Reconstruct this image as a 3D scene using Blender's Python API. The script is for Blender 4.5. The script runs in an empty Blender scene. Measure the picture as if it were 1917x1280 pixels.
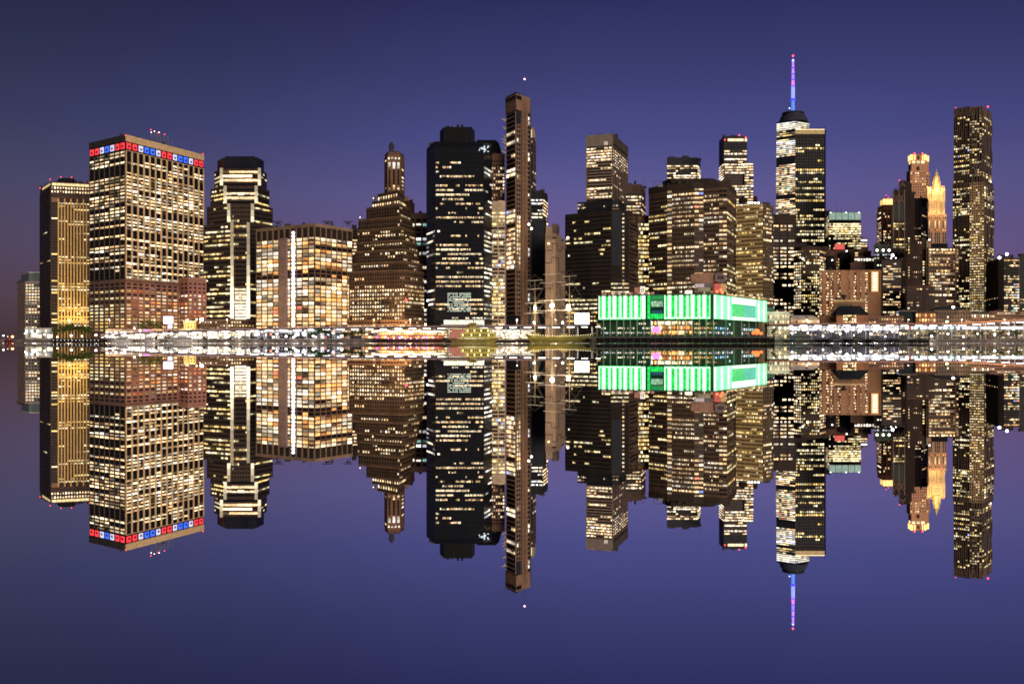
import bpy, math, random
from mathutils import Vector
R = math.radians
S = bpy.context.scene
COL = S.collection
F = 1660.0          # focal length in photo pixels (1917 wide)
CZ = 0.6            # camera height above the water
GZ = 2.4            # quay level

def X(px, Y): return (px - 958.5) / F * Y
def Z(py, Y): return (640.0 - py) / F * Y + CZ

# ------------------------------------------------------------------ materials
MATS = {}
def nt(name):
    m = bpy.data.materials.new(name); m.use_nodes = True
    n = m.node_tree.nodes; l = m.node_tree.links
    return m, n, l, n['Principled BSDF']
def wall(col, rough=.8, var=.25, sc=.12, metal=0, name='wall'):
    key = ('w', col, rough, var, sc, metal)
    if key in MATS: return MATS[key]
    m, n, l, b = nt(name)
    tc = n.new('ShaderNodeNewGeometry')
    mp = n.new('ShaderNodeMapping'); mp.inputs['Scale'].default_value = (1, 1, .35)
    ns = n.new('ShaderNodeTexNoise'); ns.inputs['Scale'].default_value = sc; ns.inputs['Detail'].default_value = 6
    l.new(tc.outputs['Position'], mp.inputs['Vector']); l.new(mp.outputs[0], ns.inputs['Vector'])
    n2 = n.new('ShaderNodeTexNoise'); n2.inputs['Scale'].default_value = 1.6; n2.inputs['Detail'].default_value = 2
    l.new(tc.outputs['Position'], n2.inputs['Vector'])
    ad = n.new('ShaderNodeMath'); ad.operation = 'MULTIPLY'; l.new(ns.outputs[0], ad.inputs[0]); l.new(n2.outputs[0], ad.inputs[1])
    mr = n.new('ShaderNodeMapRange'); l.new(ad.outputs[0], mr.inputs[0])
    mr.inputs[1].default_value = .12; mr.inputs[2].default_value = .38
    mr.inputs[3].default_value = 1 - var; mr.inputs[4].default_value = 1 + var
    mx = n.new('ShaderNodeMix'); mx.data_type = 'RGBA'; mx.blend_type = 'MULTIPLY'; mx.inputs[0].default_value = 1
    mx.inputs[6].default_value = (*col, 1); l.new(mr.outputs[0], mx.inputs[7])
    sp = n.new('ShaderNodeSeparateXYZ'); l.new(tc.outputs['Position'], sp.inputs[0])
    sa = n.new('ShaderNodeMath'); l.new(sp.outputs['X'], sa.inputs[0]); l.new(sp.outputs['Y'], sa.inputs[1])
    cb = n.new('ShaderNodeCombineXYZ'); l.new(sa.outputs[0], cb.inputs['X']); l.new(sp.outputs['Z'], cb.inputs['Y'])
    bt = n.new('ShaderNodeTexBrick'); bt.inputs['Scale'].default_value = .3; bt.inputs['Color1'].default_value = (.78, .78, .78, 1); bt.inputs['Color2'].default_value = (1.18, 1.16, 1.12, 1); bt.inputs['Mortar'].default_value = (.6, .6, .6, 1); bt.inputs['Mortar Size'].default_value = .03
    l.new(cb.outputs[0], bt.inputs['Vector'])
    my = n.new('ShaderNodeMix'); my.data_type = 'RGBA'; my.blend_type = 'MULTIPLY'; my.inputs[0].default_value = 1 if var > .02 else 0
    l.new(mx.outputs[2], my.inputs[6]); l.new(bt.outputs['Color'], my.inputs[7])
    l.new(my.outputs[2], b.inputs['Base Color'])
    b.inputs['Roughness'].default_value = rough; b.inputs['Metallic'].default_value = metal; b.inputs['Specular IOR Level'].default_value = .05
    MATS[key] = m; return m
def glass(col=(.012, .012, .014), rough=.12):
    key = ('g', col, rough)
    if key in MATS: return MATS[key]
    m, n, l, b = nt('dark_glass'); b.inputs['Base Color'].default_value = (*col, 1); b.inputs['Specular IOR Level'].default_value = .06
    g = n.new('ShaderNodeNewGeometry'); ns = n.new('ShaderNodeTexNoise'); ns.inputs['Scale'].default_value = .4
    l.new(g.outputs['Position'], ns.inputs['Vector'])
    mr = n.new('ShaderNodeMapRange'); l.new(ns.outputs[0], mr.inputs[0]); mr.inputs[3].default_value = rough * .5; mr.inputs[4].default_value = rough * 2
    l.new(mr.outputs[0], b.inputs['Roughness'])
    MATS[key] = m; return m
def make_glow():            # rooms behind lit panes: colour and brightness stored per window, furniture and blinds as noise
    m, n, l, b = nt('lit_window'); n.remove(b)
    at = n.new('ShaderNodeAttribute'); at.attribute_name = 'glow'
    g = n.new('ShaderNodeNewGeometry')
    mp = n.new('ShaderNodeMapping'); mp.inputs['Scale'].default_value = (.8, .8, 1.2)
    l.new(g.outputs['Position'], mp.inputs['Vector'])
    ns = n.new('ShaderNodeTexNoise'); ns.inputs['Scale'].default_value = 1; ns.inputs['Detail'].default_value = 3
    l.new(mp.outputs[0], ns.inputs['Vector'])
    mr = n.new('ShaderNodeMapRange'); l.new(ns.outputs[0], mr.inputs[0])
    mr.inputs[1].default_value = .32; mr.inputs[2].default_value = .66; mr.inputs[3].default_value = .3; mr.inputs[4].default_value = 1.5
    vm = n.new('ShaderNodeVectorMath'); vm.operation = 'SCALE'
    m3 = n.new('ShaderNodeMapRange'); l.new(at.outputs['Alpha'], m3.inputs[0]); m3.inputs[3].default_value = .55; m3.inputs[4].default_value = 1.35   # ceiling lamps above, desks below
    m4 = n.new('ShaderNodeMath'); m4.operation = 'MULTIPLY'; l.new(mr.outputs[0], m4.inputs[0]); l.new(m3.outputs[0], m4.inputs[1])
    l.new(at.outputs['Color'], vm.inputs[0]); l.new(m4.outputs[0], vm.inputs['Scale'])
    e = n.new('ShaderNodeEmission'); l.new(vm.outputs[0], e.inputs['Color'])
    l.new(e.outputs[0], n['Material Output'].inputs['Surface'])
    m.cycles.emission_sampling = 'NONE'
    return m
GLOW = make_glow()
def emit(col, s, sample=False, var=0):
    key = ('e', col, s, sample, var)
    if key in MATS: return MATS[key]
    m, n, l, b = nt('lamp_and_glow')
    b.inputs['Base Color'].default_value = (*[c * .3 for c in col], 1)
    b.inputs['Emission Color'].default_value = (*col, 1); b.inputs['Emission Strength'].default_value = s
    if var:
        g = n.new('ShaderNodeNewGeometry'); ns = n.new('ShaderNodeTexNoise'); ns.inputs['Scale'].default_value = .5; ns.inputs['Detail'].default_value = 4
        l.new(g.outputs['Position'], ns.inputs['Vector'])
        mr = n.new('ShaderNodeMapRange'); l.new(ns.outputs[0], mr.inputs[0])
        mr.inputs[1].default_value = .3; mr.inputs[2].default_value = .7
        mr.inputs[3].default_value = s * (1 - var); mr.inputs[4].default_value = s * (1 + var); l.new(mr.outputs[0], b.inputs['Emission Strength'])
    m.cycles.emission_sampling = 'AUTO' if sample else 'NONE'
    MATS[key] = m; return m
GLASS = glass()
RED = emit((1, .04, .05), 7)
STEEL = wall((.12, .12, .13), .5, .2, .5, .6, 'steel')

ROOF = wall((.07, .055, .05), .7, .3, .4, 0, 'roof_gear')
# ------------------------------------------------------------------ mesh builder
class MB:
    def __init__(s): s.v = []; s.f = []; s.m = []; s.c = []
    def poly(s, pts, mi=0, c=(0, 0, 0)):
        i = len(s.v); s.v += [tuple(p) for p in pts]; s.c += [c] * len(pts)
        s.f.append(tuple(range(i, i + len(pts)))); s.m.append(mi)
    def hexa(s, p, mi=0, c=(0, 0, 0), skip=()):
        # p: 8 points, 0-3 bottom ring, 4-7 top ring
        i = len(s.v); s.v += [tuple(q) for q in p]; s.c += [c] * 8
        for k, f in enumerate(((0, 3, 2, 1), (4, 5, 6, 7), (0, 1, 5, 4), (1, 2, 6, 5), (2, 3, 7, 6), (3, 0, 4, 7))):
            if k in skip: continue
            s.f.append(tuple(i + a for a in f)); s.m.append(mi)
    def box(s, a, b, mi=0, c=(0, 0, 0), rz=0, cen=None):
        (x0, y0, z0), (x1, y1, z1) = a, b
        p = [(x0, y0, z0), (x1, y0, z0), (x1, y1, z0), (x0, y1, z0), (x0, y0, z1), (x1, y0, z1), (x1, y1, z1), (x0, y1, z1)]
        if rz:
            cx, cy = cen or ((x0 + x1) / 2, (y0 + y1) / 2); co, si = math.cos(rz), math.sin(rz)
            p = [(cx + (x - cx) * co - (y - cy) * si, cy + (x - cx) * si + (y - cy) * co, z) for x, y, z in p]
        s.hexa(p, mi, c)
    def tube(s, a, b, r0, r1=None, n=6, mi=0, c=(0, 0, 0)):
        a = Vector(a); b = Vector(b); d = (b - a).normalized(); r1 = r0 if r1 is None else r1
        u = d.orthogonal().normalized(); w = d.cross(u); i = len(s.v)
        for q, r in ((a, r0), (b, r1)):
            for k in range(n):
                t = 2 * math.pi * k / n; s.v.append(tuple(q + u * (r * math.cos(t)) + w * (r * math.sin(t)))); s.c.append(c)
        for k in range(n):
            s.f.append((i + k, i + (k + 1) % n, i + n + (k + 1) % n, i + n + k)); s.m.append(mi)
        s.f.append(tuple(i + n + k for k in range(n))); s.m.append(mi)
        s.f.append(tuple(i + n - 1 - k for k in range(n))); s.m.append(mi)
    def ball(s, c0, r, n=8, mi=0, c=(0, 0, 0), sz=1):
        i = len(s.v); k = n // 2
        for a in range(k + 1):
            for b_ in range(n):
                t = math.pi * a / k; q = 2 * math.pi * b_ / n
                s.v.append((c0[0] + r * math.sin(t) * math.cos(q), c0[1] + r * math.sin(t) * math.sin(q), c0[2] + r * sz * math.cos(t))); s.c.append(c)
        for a in range(k):
            for b_ in range(n):
                s.f.append((i + a * n + b_, i + (a + 1) * n + b_, i + (a + 1) * n + (b_ + 1) % n, i + a * n + (b_ + 1) % n)); s.m.append(mi)
    def lathe(s, c0, prof, n=12, mi=0):
        i = len(s.v)
        for r, z in prof:
            for b_ in range(n):
                q = 2 * math.pi * b_ / n; s.v.append((c0[0] + r * math.cos(q), c0[1] + r * math.sin(q), z)); s.c.append((0, 0, 0))
        for a in range(len(prof) - 1):
            for b_ in range(n):
                s.f.append((i + a * n + b_, i + a * n + (b_ + 1) % n, i + (a + 1) * n + (b_ + 1) % n, i + (a + 1) * n + b_)); s.m.append(mi)
        s.f.append(tuple(i + (len(prof) - 1) * n + k for k in range(n))); s.m.append(mi)
    def build(s, name, mats, parent=None, smooth=False, glow=False):
        me = bpy.data.meshes.new(name)
        o0 = root_off(parent)
        me.from_pydata([(x - o0[0], y - o0[1], z - o0[2]) for x, y, z in s.v], [], s.f)
        for m in (mats if isinstance(mats, (list, tuple)) else [mats]): me.materials.append(m)
        if any(s.m): me.polygons.foreach_set('material_index', s.m)
        if glow:
            a = me.color_attributes.new('glow', 'FLOAT_COLOR', 'POINT')
            a.data.foreach_set('color', [t for c in s.c for t in (c if len(c) == 4 else (*c, 1))])
        if smooth: me.polygons.foreach_set('use_smooth', [True] * len(s.f))
        o = bpy.data.objects.new(name, me); COL.objects.link(o)
        if parent: o.parent = parent
        return o
def root_off(p):
    x = y = z = 0
    while p is not None: x += p.location.x; y += p.location.y; z += p.location.z; p = p.parent
    return x, y, z
def thing(name, label, cat, loc=(0, 0, 0), group=None):
    o = bpy.data.objects.new(name, None); COL.objects.link(o); o.location = loc; o.empty_display_size = 1
    o['label'] = label; o['category'] = cat
    if group: o['group'] = group
    return o
def tag(o, label, cat, group=None, kind=None):
    if label: o['label'] = label
    if cat: o['category'] = cat
    if group: o['group'] = group
    if kind: o['kind'] = kind
    return o
def struct(o): o['kind'] = 'structure'; return o

# ------------------------------------------------------------------ building kit
PAL = {
 'W': [(1, .74, .42), (1, .68, .34), (1, .84, .58), (1, .57, .24)],
 'Y': [(1, .75, .32), (1, .81, .42), (1, .64, .2), (1, .87, .56)],
 'C': [(1, .88, .66), (.93, .95, 1), (1, .8, .54), (1, .91, .76)],
 'O': [(1, .46, .13), (1, .6, .26), (1, .74, .42), (1, .86, .64), (.8, .24, .06), (1, .66, .25)],
 'A': [(1, .54, .22), (1, .68, .34), (1, .8, .5), (1, .6, .27), (1, .88, .68), (1, .42, .12), (1, .72, .4)],
 'N': [(1, .76, .46), (1, .7, .38), (1, .87, .66), (1, .62, .3)],
}
class Bld:
    def __init__(s, name, label, px, Y, cat='skyscraper', seed=None, group=None):
        s.root = thing(name, label, cat, (X(px, Y), Y, GZ), group)
        s.rnd = random.Random(seed if seed is not None else label)
        s.win = []; s.rel = {}; s.dark = []; s.top0 = None
    def foot(s, cor, Y, depth):
        P = [Vector((X(px, Y * k), Y * k)) for px, k in cor]
        if len(P) == 3 and cor[1][1] < cor[0][1] and cor[1][1] < cor[2][1] and depth is None:
            return P, [P[0] + P[2] - P[1]]
        if depth is None: depth = 35
        c = (P[0] + P[-1]) / 2; u = c.normalized() * depth
        return P, [P[-1] * .98 + P[0] * .02 + u, P[0] * .98 + P[-1] * .02 + u]
    def vol(s, cor, Y, top, mat, bot=None, depth=None, name='wall', zones=(), cop=None, flare=0):
        cor = [(c if isinstance(c, tuple) else (c, 1.0)) for c in cor]
        P, B = s.foot(cor, Y, depth); ring = P + B; n = len(ring)
        z1 = Z(top, Y); z0 = GZ - 1 if bot is None else Z(bot, Y)
        m = MB(); c = sum(ring, Vector((0, 0))) / n
        low = [c + (q - c) * (1 + flare) for q in ring]
        m.v = [(q.x, q.y, z0) for q in low] + [(q.x, q.y, z1) for q in ring]; m.c = [(0, 0, 0)] * (2 * n)
        for i in range(n): m.f.append((i, (i + 1) % n, n + (i + 1) % n, n + i)); m.m.append(0)
        m.f.append(tuple(range(n, 2 * n))); m.m.append(0)
        m.f.append(tuple(range(n - 1, -1, -1))); m.m.append(0)
        o = m.build(name, mat, s.root); s.last = o
        if cop:          # coping / cornice proud of the wall
            cm, ch, cd = cop; q = MB(); out = [c + (p - c) * (1 + cd / max((p - c).length, 1)) for p in ring]
            q.v = [(p.x, p.y, z1 - ch) for p in out] + [(p.x, p.y, z1 + .25) for p in out]; q.c = [(0, 0, 0)] * (2 * n)
            for i in range(n): q.f.append((i, (i + 1) % n, n + (i + 1) % n, n + i)); q.m.append(0)
            q.f.append(tuple(range(n, 2 * n))); q.m.append(0)
            q.f.append(tuple(range(n - 1, -1, -1))); q.m.append(0)
            q.build('cornice', cm, o)
        s.geo = (P, low[:len(P)], z0, z1, Y)
        if bot is None and s.top0 is None: s.top0 = (P, z1, Y)
        for zn in zones: s.zone(**zn)
        return o
    def frame(s, face):
        P, L, z0, z1, Y = s.geo
        A, Bp, A0, B0 = P[face], P[face + 1], L[face], L[face + 1]
        d = (Bp - A).normalized(); nrm = Vector((d.y, -d.x))
        if nrm.dot(A + Bp) > 0: nrm = -nrm
        def pt(u, z, off):
            t = (z - z0) / (z1 - z0); a = A0.lerp(A, t); b = B0.lerp(Bp, t); q = a.lerp(b, u) + nrm * off
            return (q.x, q.y, z)
        return pt, (Bp - A).length, Y
    def fbox(s, m, pt, u0, u1, z0, z1, d0, d1, mi=0, c=(0, 0, 0)):
        m.hexa([pt(u0, z0, d1), pt(u1, z0, d1), pt(u1, z0, d0), pt(u0, z0, d0), pt(u0, z1, d1), pt(u1, z1, d1), pt(u1, z1, d0), pt(u0, z1, d0)], mi, c, skip=(4,))
    def zone(s, f=0, n=10, t=300, b=600, p=6.5, pat='5', pal='W', w=.8, h=.58, rel='', rm=None, rd=.45, cm=None, corr=.65, st=1.4,
             u0=0, u1=1, dim=.28, unlit=True, rw=None, accent=0, wob=0, sub=1):
        pt, wid, Y = s.frame(f); r = s.rnd
        zt, zb = Z(t, Y), Z(b, Y) if b is not None else GZ
        rows = max(1, round((zt - zb) / (p * Y / F))); dz = (zt - zb) / rows; du = (u1 - u0) / n
        for j in range(rows):
            d = int(pat[min(len(pat) - 1, int((j + .5) * len(pat) / rows))]) / 9.0
            if 0 < d < 1: d = min(1, d * 1.12 + .03)
            if len(pat) == 1: d = max(0, min(1, d + r.uniform(-.35, .35) * (d < .95)))
            zc = zt - dz * (j + .5); state = r.random() < d
            rowpal = r.choice(PAL[pal]); rst = st * .88 * math.exp(r.gauss(0, .22))
            for i in range(n):
                if cm and cm[i * len(cm) // n] == '0': continue
                if r.random() > corr or d > .97: state = r.random() < d
                ua = u0 + du * (i + .5 - w / 2); ub = u0 + du * (i + .5 + w / 2)
                za, zz = zc - dz * h / 2, zc + dz * h / 2
                o = .1 + (wob * (i % 2))
                if state:
                    cc = rowpal if r.random() < .6 else r.choice(PAL[pal])
                    k = rst * math.exp(r.gauss(0, .4))
                    if r.random() < dim: k *= r.uniform(.08, .45)
                    if accent and r.random() < accent: cc = r.choice([(.3, .4, 1), (1, .25, .15), (.4, .9, .8)])
                    if r.random() < .25: za2 = za + (zz - za) * r.uniform(.15, .5)
                    else: za2 = za
                    for q_ in range(sub):
                        kk = k if sub == 1 else k * math.exp(r.gauss(0, .3)) * (1 if r.random() < .88 else .25); e_ = (ub - ua) / sub; g_ = 0 if sub == 1 else e_ * .05
                        s.win.append((wid * e_ * (zz - za) / Y, pt, ua + e_ * q_ + g_, ua + e_ * (q_ + 1) - g_, za2 if r.random() < .7 else za, zz, o, tuple(q * kk for q in cc)))
                elif unlit: s.dark.append((pt, ua, ub, za, zz, o))
        if rel:
            m = s.rel.setdefault((id(rm), s.last.name, f, u0), (MB(), rm, s.last))[0]
            if 'v' in rel:
                ww = (rw if rw else (1 - w)) * du
                for i in range(n + 1):
                    a, b_ = u0 + du * i - ww / 2, u0 + du * i + ww / 2
                    s.fbox(m, pt, max(a, u0), min(b_, u1), zb, zt, 0, rd)
            if 'h' in rel:
                hh = (1 - h) * dz * .92
                for j in range(rows + 1):
                    zc = zt - dz * j; s.fbox(m, pt, u0, u1, max(zc - hh / 2, zb), min(zc + hh / 2, zt), 0, rd - .06)
                if 'v' not in rel:
                    e_ = .6 / max(wid, 1)
                    for ua, ub in ((u0, u0 + e_), (u1 - e_, u1)): s.fbox(m, pt, ua, ub, zb, zt, 0, rd - .03)
            elif 'v' in rel:
                for za, zz in ((zb, zb + .5), (zt - .5, zt)): s.fbox(m, pt, u0, u1, za, zz, 0, rd - .03)
    def panel(s, f, u0, u1, t, b, mat, d=.5, name='panel', d0=0):
        pt, wid, Y = s.frame(f); m = MB(); s.fbox(m, pt, u0, u1, Z(b, Y), Z(t, Y), d0, d)
        return m.build(name, mat, s.root)
    def beacons(s, pts, mat=RED, r=.45, name='beacon'):
        for px, py, Y in pts:
            m = MB(); z = Z(py, Y); m.ball((X(px, Y), Y, z), r, 8, 0); m.tube((X(px, Y), Y, z - 3), (X(px, Y), Y, z), .12, .12, 5, 1)
            m.build(name, [mat, STEEL], s.root)
    def done(s, cap=100):
        if s.top0:
            P, z1, Y = s.top0; r = s.rnd; q = Y / 900; A, Bv = P[0], P[-1]; w = (Bv - A).length
            for k in range(max(2, min(7, int(w / 9)))):
                u = r.uniform(.08, .92); f = u * (len(P) - 1); i = min(int(f), len(P) - 2); c = P[i].lerp(P[i + 1], f - i); c = c + c.normalized() * r.uniform(3, 8)
                a, h = r.uniform(1, 3.2) * q, r.uniform(1.2, 3) * q; m = MB()
                kind = r.random()
                if kind < .55: m.box((c.x - a, c.y - 1.5, z1), (c.x + a, c.y + 1.5, z1 + h)); nm = 'roof_unit'
                elif kind < .75: m.lathe((c.x, c.y, 0), [(a * .55, z1), (a * .55, z1 + h * 1.3), (.1, z1 + h * 1.7)], 8); nm = 'roof_tank'
                else: m.tube((c.x, c.y, z1), (c.x, c.y, z1 + h * 2.6), .16 * q, .1 * q, 5); m.tube((c.x - .9 * q, c.y, z1 + h * 2), (c.x + .9 * q, c.y, z1 + h * 2), .1 * q, .1 * q, 4); nm = 'antenna'
                m.build(nm, ROOF, s.root)
        for m, rm, par in s.rel.values(): m.build('facade_frame', rm, par)
        s.win.sort(key=lambda q: -q[0])
        rest = MB()
        for i, (a, pt, ua, ub, za, zz, o, c) in enumerate(s.win):
            m = MB() if i < cap else rest
            s.fbox(m, pt, ua, ub, za, zz, 0, o, 0, (*c, 1)); m.c[-8:-4] = [(*c, 0)] * 4
            if i < cap: m.build('window', GLOW, s.root, glow=True)
        for (pt, ua, ub, za, zz, o) in s.dark: s.fbox(rest, pt, ua, ub, za, zz, 0, o, 1)
        if rest.f:
            q = rest.build('window', [GLOW, GLASS], s.root, glow=True); q['kind'] = 'stuff'
        return s.root
def Zn(**k): return k
def lamp(name, loc, energy, col=(1, .85, .6), rad=.3, parent=None, spot=None, to=None):
    L = bpy.data.lights.new(name, 'SPOT' if spot else 'POINT'); L.energy = energy; L.color = col; L.shadow_soft_size = 0
    if spot: L.spot_size = R(spot); L.spot_blend = .6
    o = bpy.data.objects.new(name, L); COL.objects.link(o); o0 = root_off(parent)
    o.location = (loc[0] - o0[0], loc[1] - o0[1], loc[2] - o0[2])
    if to: o.rotation_euler = (Vector(to) - Vector(loc)).to_track_quat('-Z', 'Y').to_euler()
    if parent: o.parent = parent
    return o

# ================================================================== BUILDINGS, left to right
dk = lambda v, r=1.0, g=.82, b=.68: (v * r, v * g, v * b)

def b01():
    s = Bld('office_block', 'low pale block with small square lit windows at the far left of the skyline', 60, 1000, 'building')
    s.vol([(33, 1.035), (47.5, 1), (97, 1)], 1000, 527, wall((.36, .31, .29)), cop=(wall((.5, .42, .38)), 1.2, .5), zones=[
        Zn(f=1, n=9, t=531, b=616, p=5.6, pat='195869656442109', pal='N', w=.6, h=.5, rel='g', rm=None, st=1.7, dim=.15)])
    m = MB(); pt, w, Y = s.frame(0)
    for i in range(17):
        z = Z(532 + i * 5.3, 1000); s.fbox(m, pt, 0, 1, z, z + 1.3, 0, .45)
    m.build('ledge', wall((.5, .3, .22)), s.root)
    s.vol([(40, 1.03), (54, 1), (97, 1)], 1012, 509, wall((.16, .2, .21), .4), bot=527, name='roof_plant_room', cop=(wall((.5, .5, .48)), 1.2, .4))
    s.done()
b01()

def b02():
    s = Bld('skyscraper', 'dark tower with gold lit vertical piers at the far left', 120, 900)
    w = wall((.085, .058, .048)); gold = wall((.9, .56, .2), .6, .1)
    s.vol([(75, 1.045), (95, 1), (168, 1.012), (182, 1.015)], 900, 340, w, depth=50, zones=[
        Zn(f=0, n=6, t=352, b=612, p=5.5, pat='00010120100010010101001000010', pal='Y', w=.9, h=.4, rel='h', rm=wall((.07, .05, .045)), rd=.5),
        Zn(f=1, n=14, t=348, b=362, p=6, pat='99', pal='N', w=.5, h=.5, st=1.7, dim=.1),
        Zn(f=1, n=1, u0=.02, u1=.17, t=378, b=612, p=5.6, pat='00000900000000000900000009099900000090990', pal='Y', w=.96, h=.45, st=1.6, dim=0),
        Zn(f=1, n=10, u0=.2, u1=1, t=377, b=612, p=5.6, pat='9421002300110001077700002399931123910299', pal='Y', w=.62, h=.42, st=1.5)])
    pt, wid, Y = s.frame(1)
    for i in range(11):
        u = .2 + .8 * i / 10; m = MB(); top = 371 + (9 if i % 2 else 0)
        s.fbox(m, pt, u - .017, min(1, u + .017), GZ, Z(top, Y), 0, 1.1); m.build('pier', gold, s.root)
    m = MB()
    for py in (577, 593, 600): s.fbox(m, pt, .2, 1, Z(py + 1.3, Y), Z(py - 1.3, Y), 0, .7)
    m.build('band_course', gold, s.root)
    s.panel(1, .2, .99, 366.5, 371, wall((.12, .07, .06)), .9, 'louvre_panel'); s.panel(1, .02, .19, 370, 378, wall((.3, .17, .12)), .6, 'spandrel')
    s.panel(1, .2, .99, 511, 518, wall((.06, .04, .04)), .9, 'louvre_panel')
    for i in range(8): s.panel(1, .03 + i * .12, .14 + i * .12, 342.3, 347, emit((1, .78, .36), 1.0, var=.5), .35, 'crown_glow')
    s.panel(0, .25, .95, 342.5, 346.5, emit((1, .78, .36), .6, var=.5), .35, 'crown_glow')
    s.vol([(104, 1.03), (112, 1), (137, 1), (142, 1.02)], 915, 333.5, wall((.02, .02, .022)), bot=342, depth=18, name='roof_plant_room')
    s.beacons([(75, 352, 935), (94, 336, 900), (134, 332, 915), (167, 341, 905), (114, 331.5, 915)])
    for u in (.3, .5, .7, .9):
        a = pt(u, GZ + 3, 16); lamp('uplight', a, 34000, (1, .8, .36), .5, s.root, 60, pt(u, 45, 0))
    s.done()
b02()

def b03():
    s = Bld('skyscraper', 'wide office tower with red white and blue light panels along its roof edge', 260, 800)
    dark = wall((.016, .015, .017), .35); tan = wall((.78, .55, .31), .65, .08)
    cor = [(168, 1.043), (235, 1), (381, 1.109)]
    rp = '32492259687687883369886532234336572864'; lp = '432902146799698825688662151354443713200'
    s.vol(cor, 800, 252, dark, zones=[
        Zn(f=0, n=7, t=281, b=522, p=6.6, pat=lp, sub=2, pal='N', w=.88, h=.54, corr=.85, rel='v', rm=wall((.1, .075, .055)), rd=.7, rw=.13, st=1.7, dim=.22),
        Zn(f=1, n=14, t=281, b=522, p=6.6, pat=rp, sub=2, pal='N', w=.84, h=.54, rel='v', rm=tan, rd=.9, rw=.2, st=1.8, corr=.7, dim=.22)])
    s.panel(1, 0, .9985, 252, 264.5, tan, .95, 'parapet'); s.panel(0, 0, 1, 252.2, 264.5, wall((.05, .045, .045)), .8, 'parapet')
    RC, WC, BC = (1, .05, .06), (.75, .72, 1), (.05, .16, 1)
    for f, n, cs in ((0, 7, 'RRWBWRR'), (1, 14, 'RRWBBWRRWBBWRR')):
        pt, w, Y = s.frame(f); za, zb = Z(278, Y), Z(266.5, Y)
        for i, c in enumerate(cs):
            col = {'R': RC, 'W': WC, 'B': BC}[c]; m = MB(); a, b = (i + .15) / n, (i + .86) / n
            s.fbox(m, pt, a, b, za, zb, .1, .45, 0)
            q = (a + b) / 2; hw = (b - a) * .24
            s.fbox(m, pt, q - hw, q + hw, za + 1.2, zb - 2.2, .45, .7, 1)
            m.build('light_panel', [emit(col, 1.25 if c != 'W' else .95, var=.25), emit(tuple(x * .25 for x in col), .6)], s.root)
    red = wall((.33, .17, .14)); s.geo_top = s.geo
    s.vol([(167.6, 1.043), (235, .997), (381.6, 1.109)], 798, 522.5, wall((.2, .115, .095)), name='base_block', zones=[
        Zn(f=0, n=7, t=528, b=621, p=6.7, pat='00908088898897', pal='Y', w=.72, h=.5, st=1.25, rel='v', rm=wall((.13, .09, .075)), rd=.6),
        Zn(f=1, n=14, t=528, b=621, p=6.7, pat='03829999989994', pal='O', w=.7, h=.48, st=1.25, rel='vh', rm=red, rd=.6)])
    k = wall((.03, .028, .03))
    s.vol([(215, 1.05), (236, 1.02), (300, 1.07)], 812, 256, k, bot=266, name='roof_plant_room')
    s.vol([(225, 1.05), (240, 1.02), (292, 1.07)], 822, 246.5, k, bot=262, name='roof_plant_room')
    m = MB(); Y = 850
    for i in range(5):
        x = X(284 + i * 8, Y); zt = Z(247 + i * 2, Y)
        m.tube((x, Y, Z(272, Y)), (x, Y, zt), .25); m.tube((x, Y + 8, Z(272, Y)), (x, Y + 8, zt), .25)
        if i: 
            for q in range(4):
                z = Z(250 + q * 5 + i * 2, Y); m.tube((X(276 + i * 8, Y), Y, z + .6), (x, Y, z), .18); m.tube((X(276 + i * 8, Y), Y, z - 2), (x, Y, z), .12)
    m.build('antenna_frame', wall((.3, .3, .33), .4, .1, .3, .5), s.root)
    s.beacons([(282.5, 243, 850), (308, 252, 850), (235, 254, 800), (380, 288, 885), (296, 249, 850)])
    s.beacons([(289, 246, 850), (298, 248, 850), (283, 248, 849)], emit((1, .95, .9), 4))
    s.done()
b03()

def b03b():
    s = Bld('brick_building', 'reddish building of slanted window grid between the two largest left towers', 362, 835, 'building')
    s.vol([(331, 1.03), (352, 1.0), (386, 1.02)], 835, 519, wall((.4, .2, .17)), depth=30, cop=(wall((.45, .25, .2)), 1.5, .4), zones=[
        Zn(f=1, n=4, t=527, b=618, p=7.6, pat='002464888888', pal='O', w=.55, h=.42, rel='vh', rm=wall((.42, .2, .17)), st=1.3),
        Zn(f=0, n=3, t=527, b=618, p=7.6, pat='01346788', pal='O', w=.6, h=.42, st=1.3)])
    s.done()
b03b()

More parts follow.
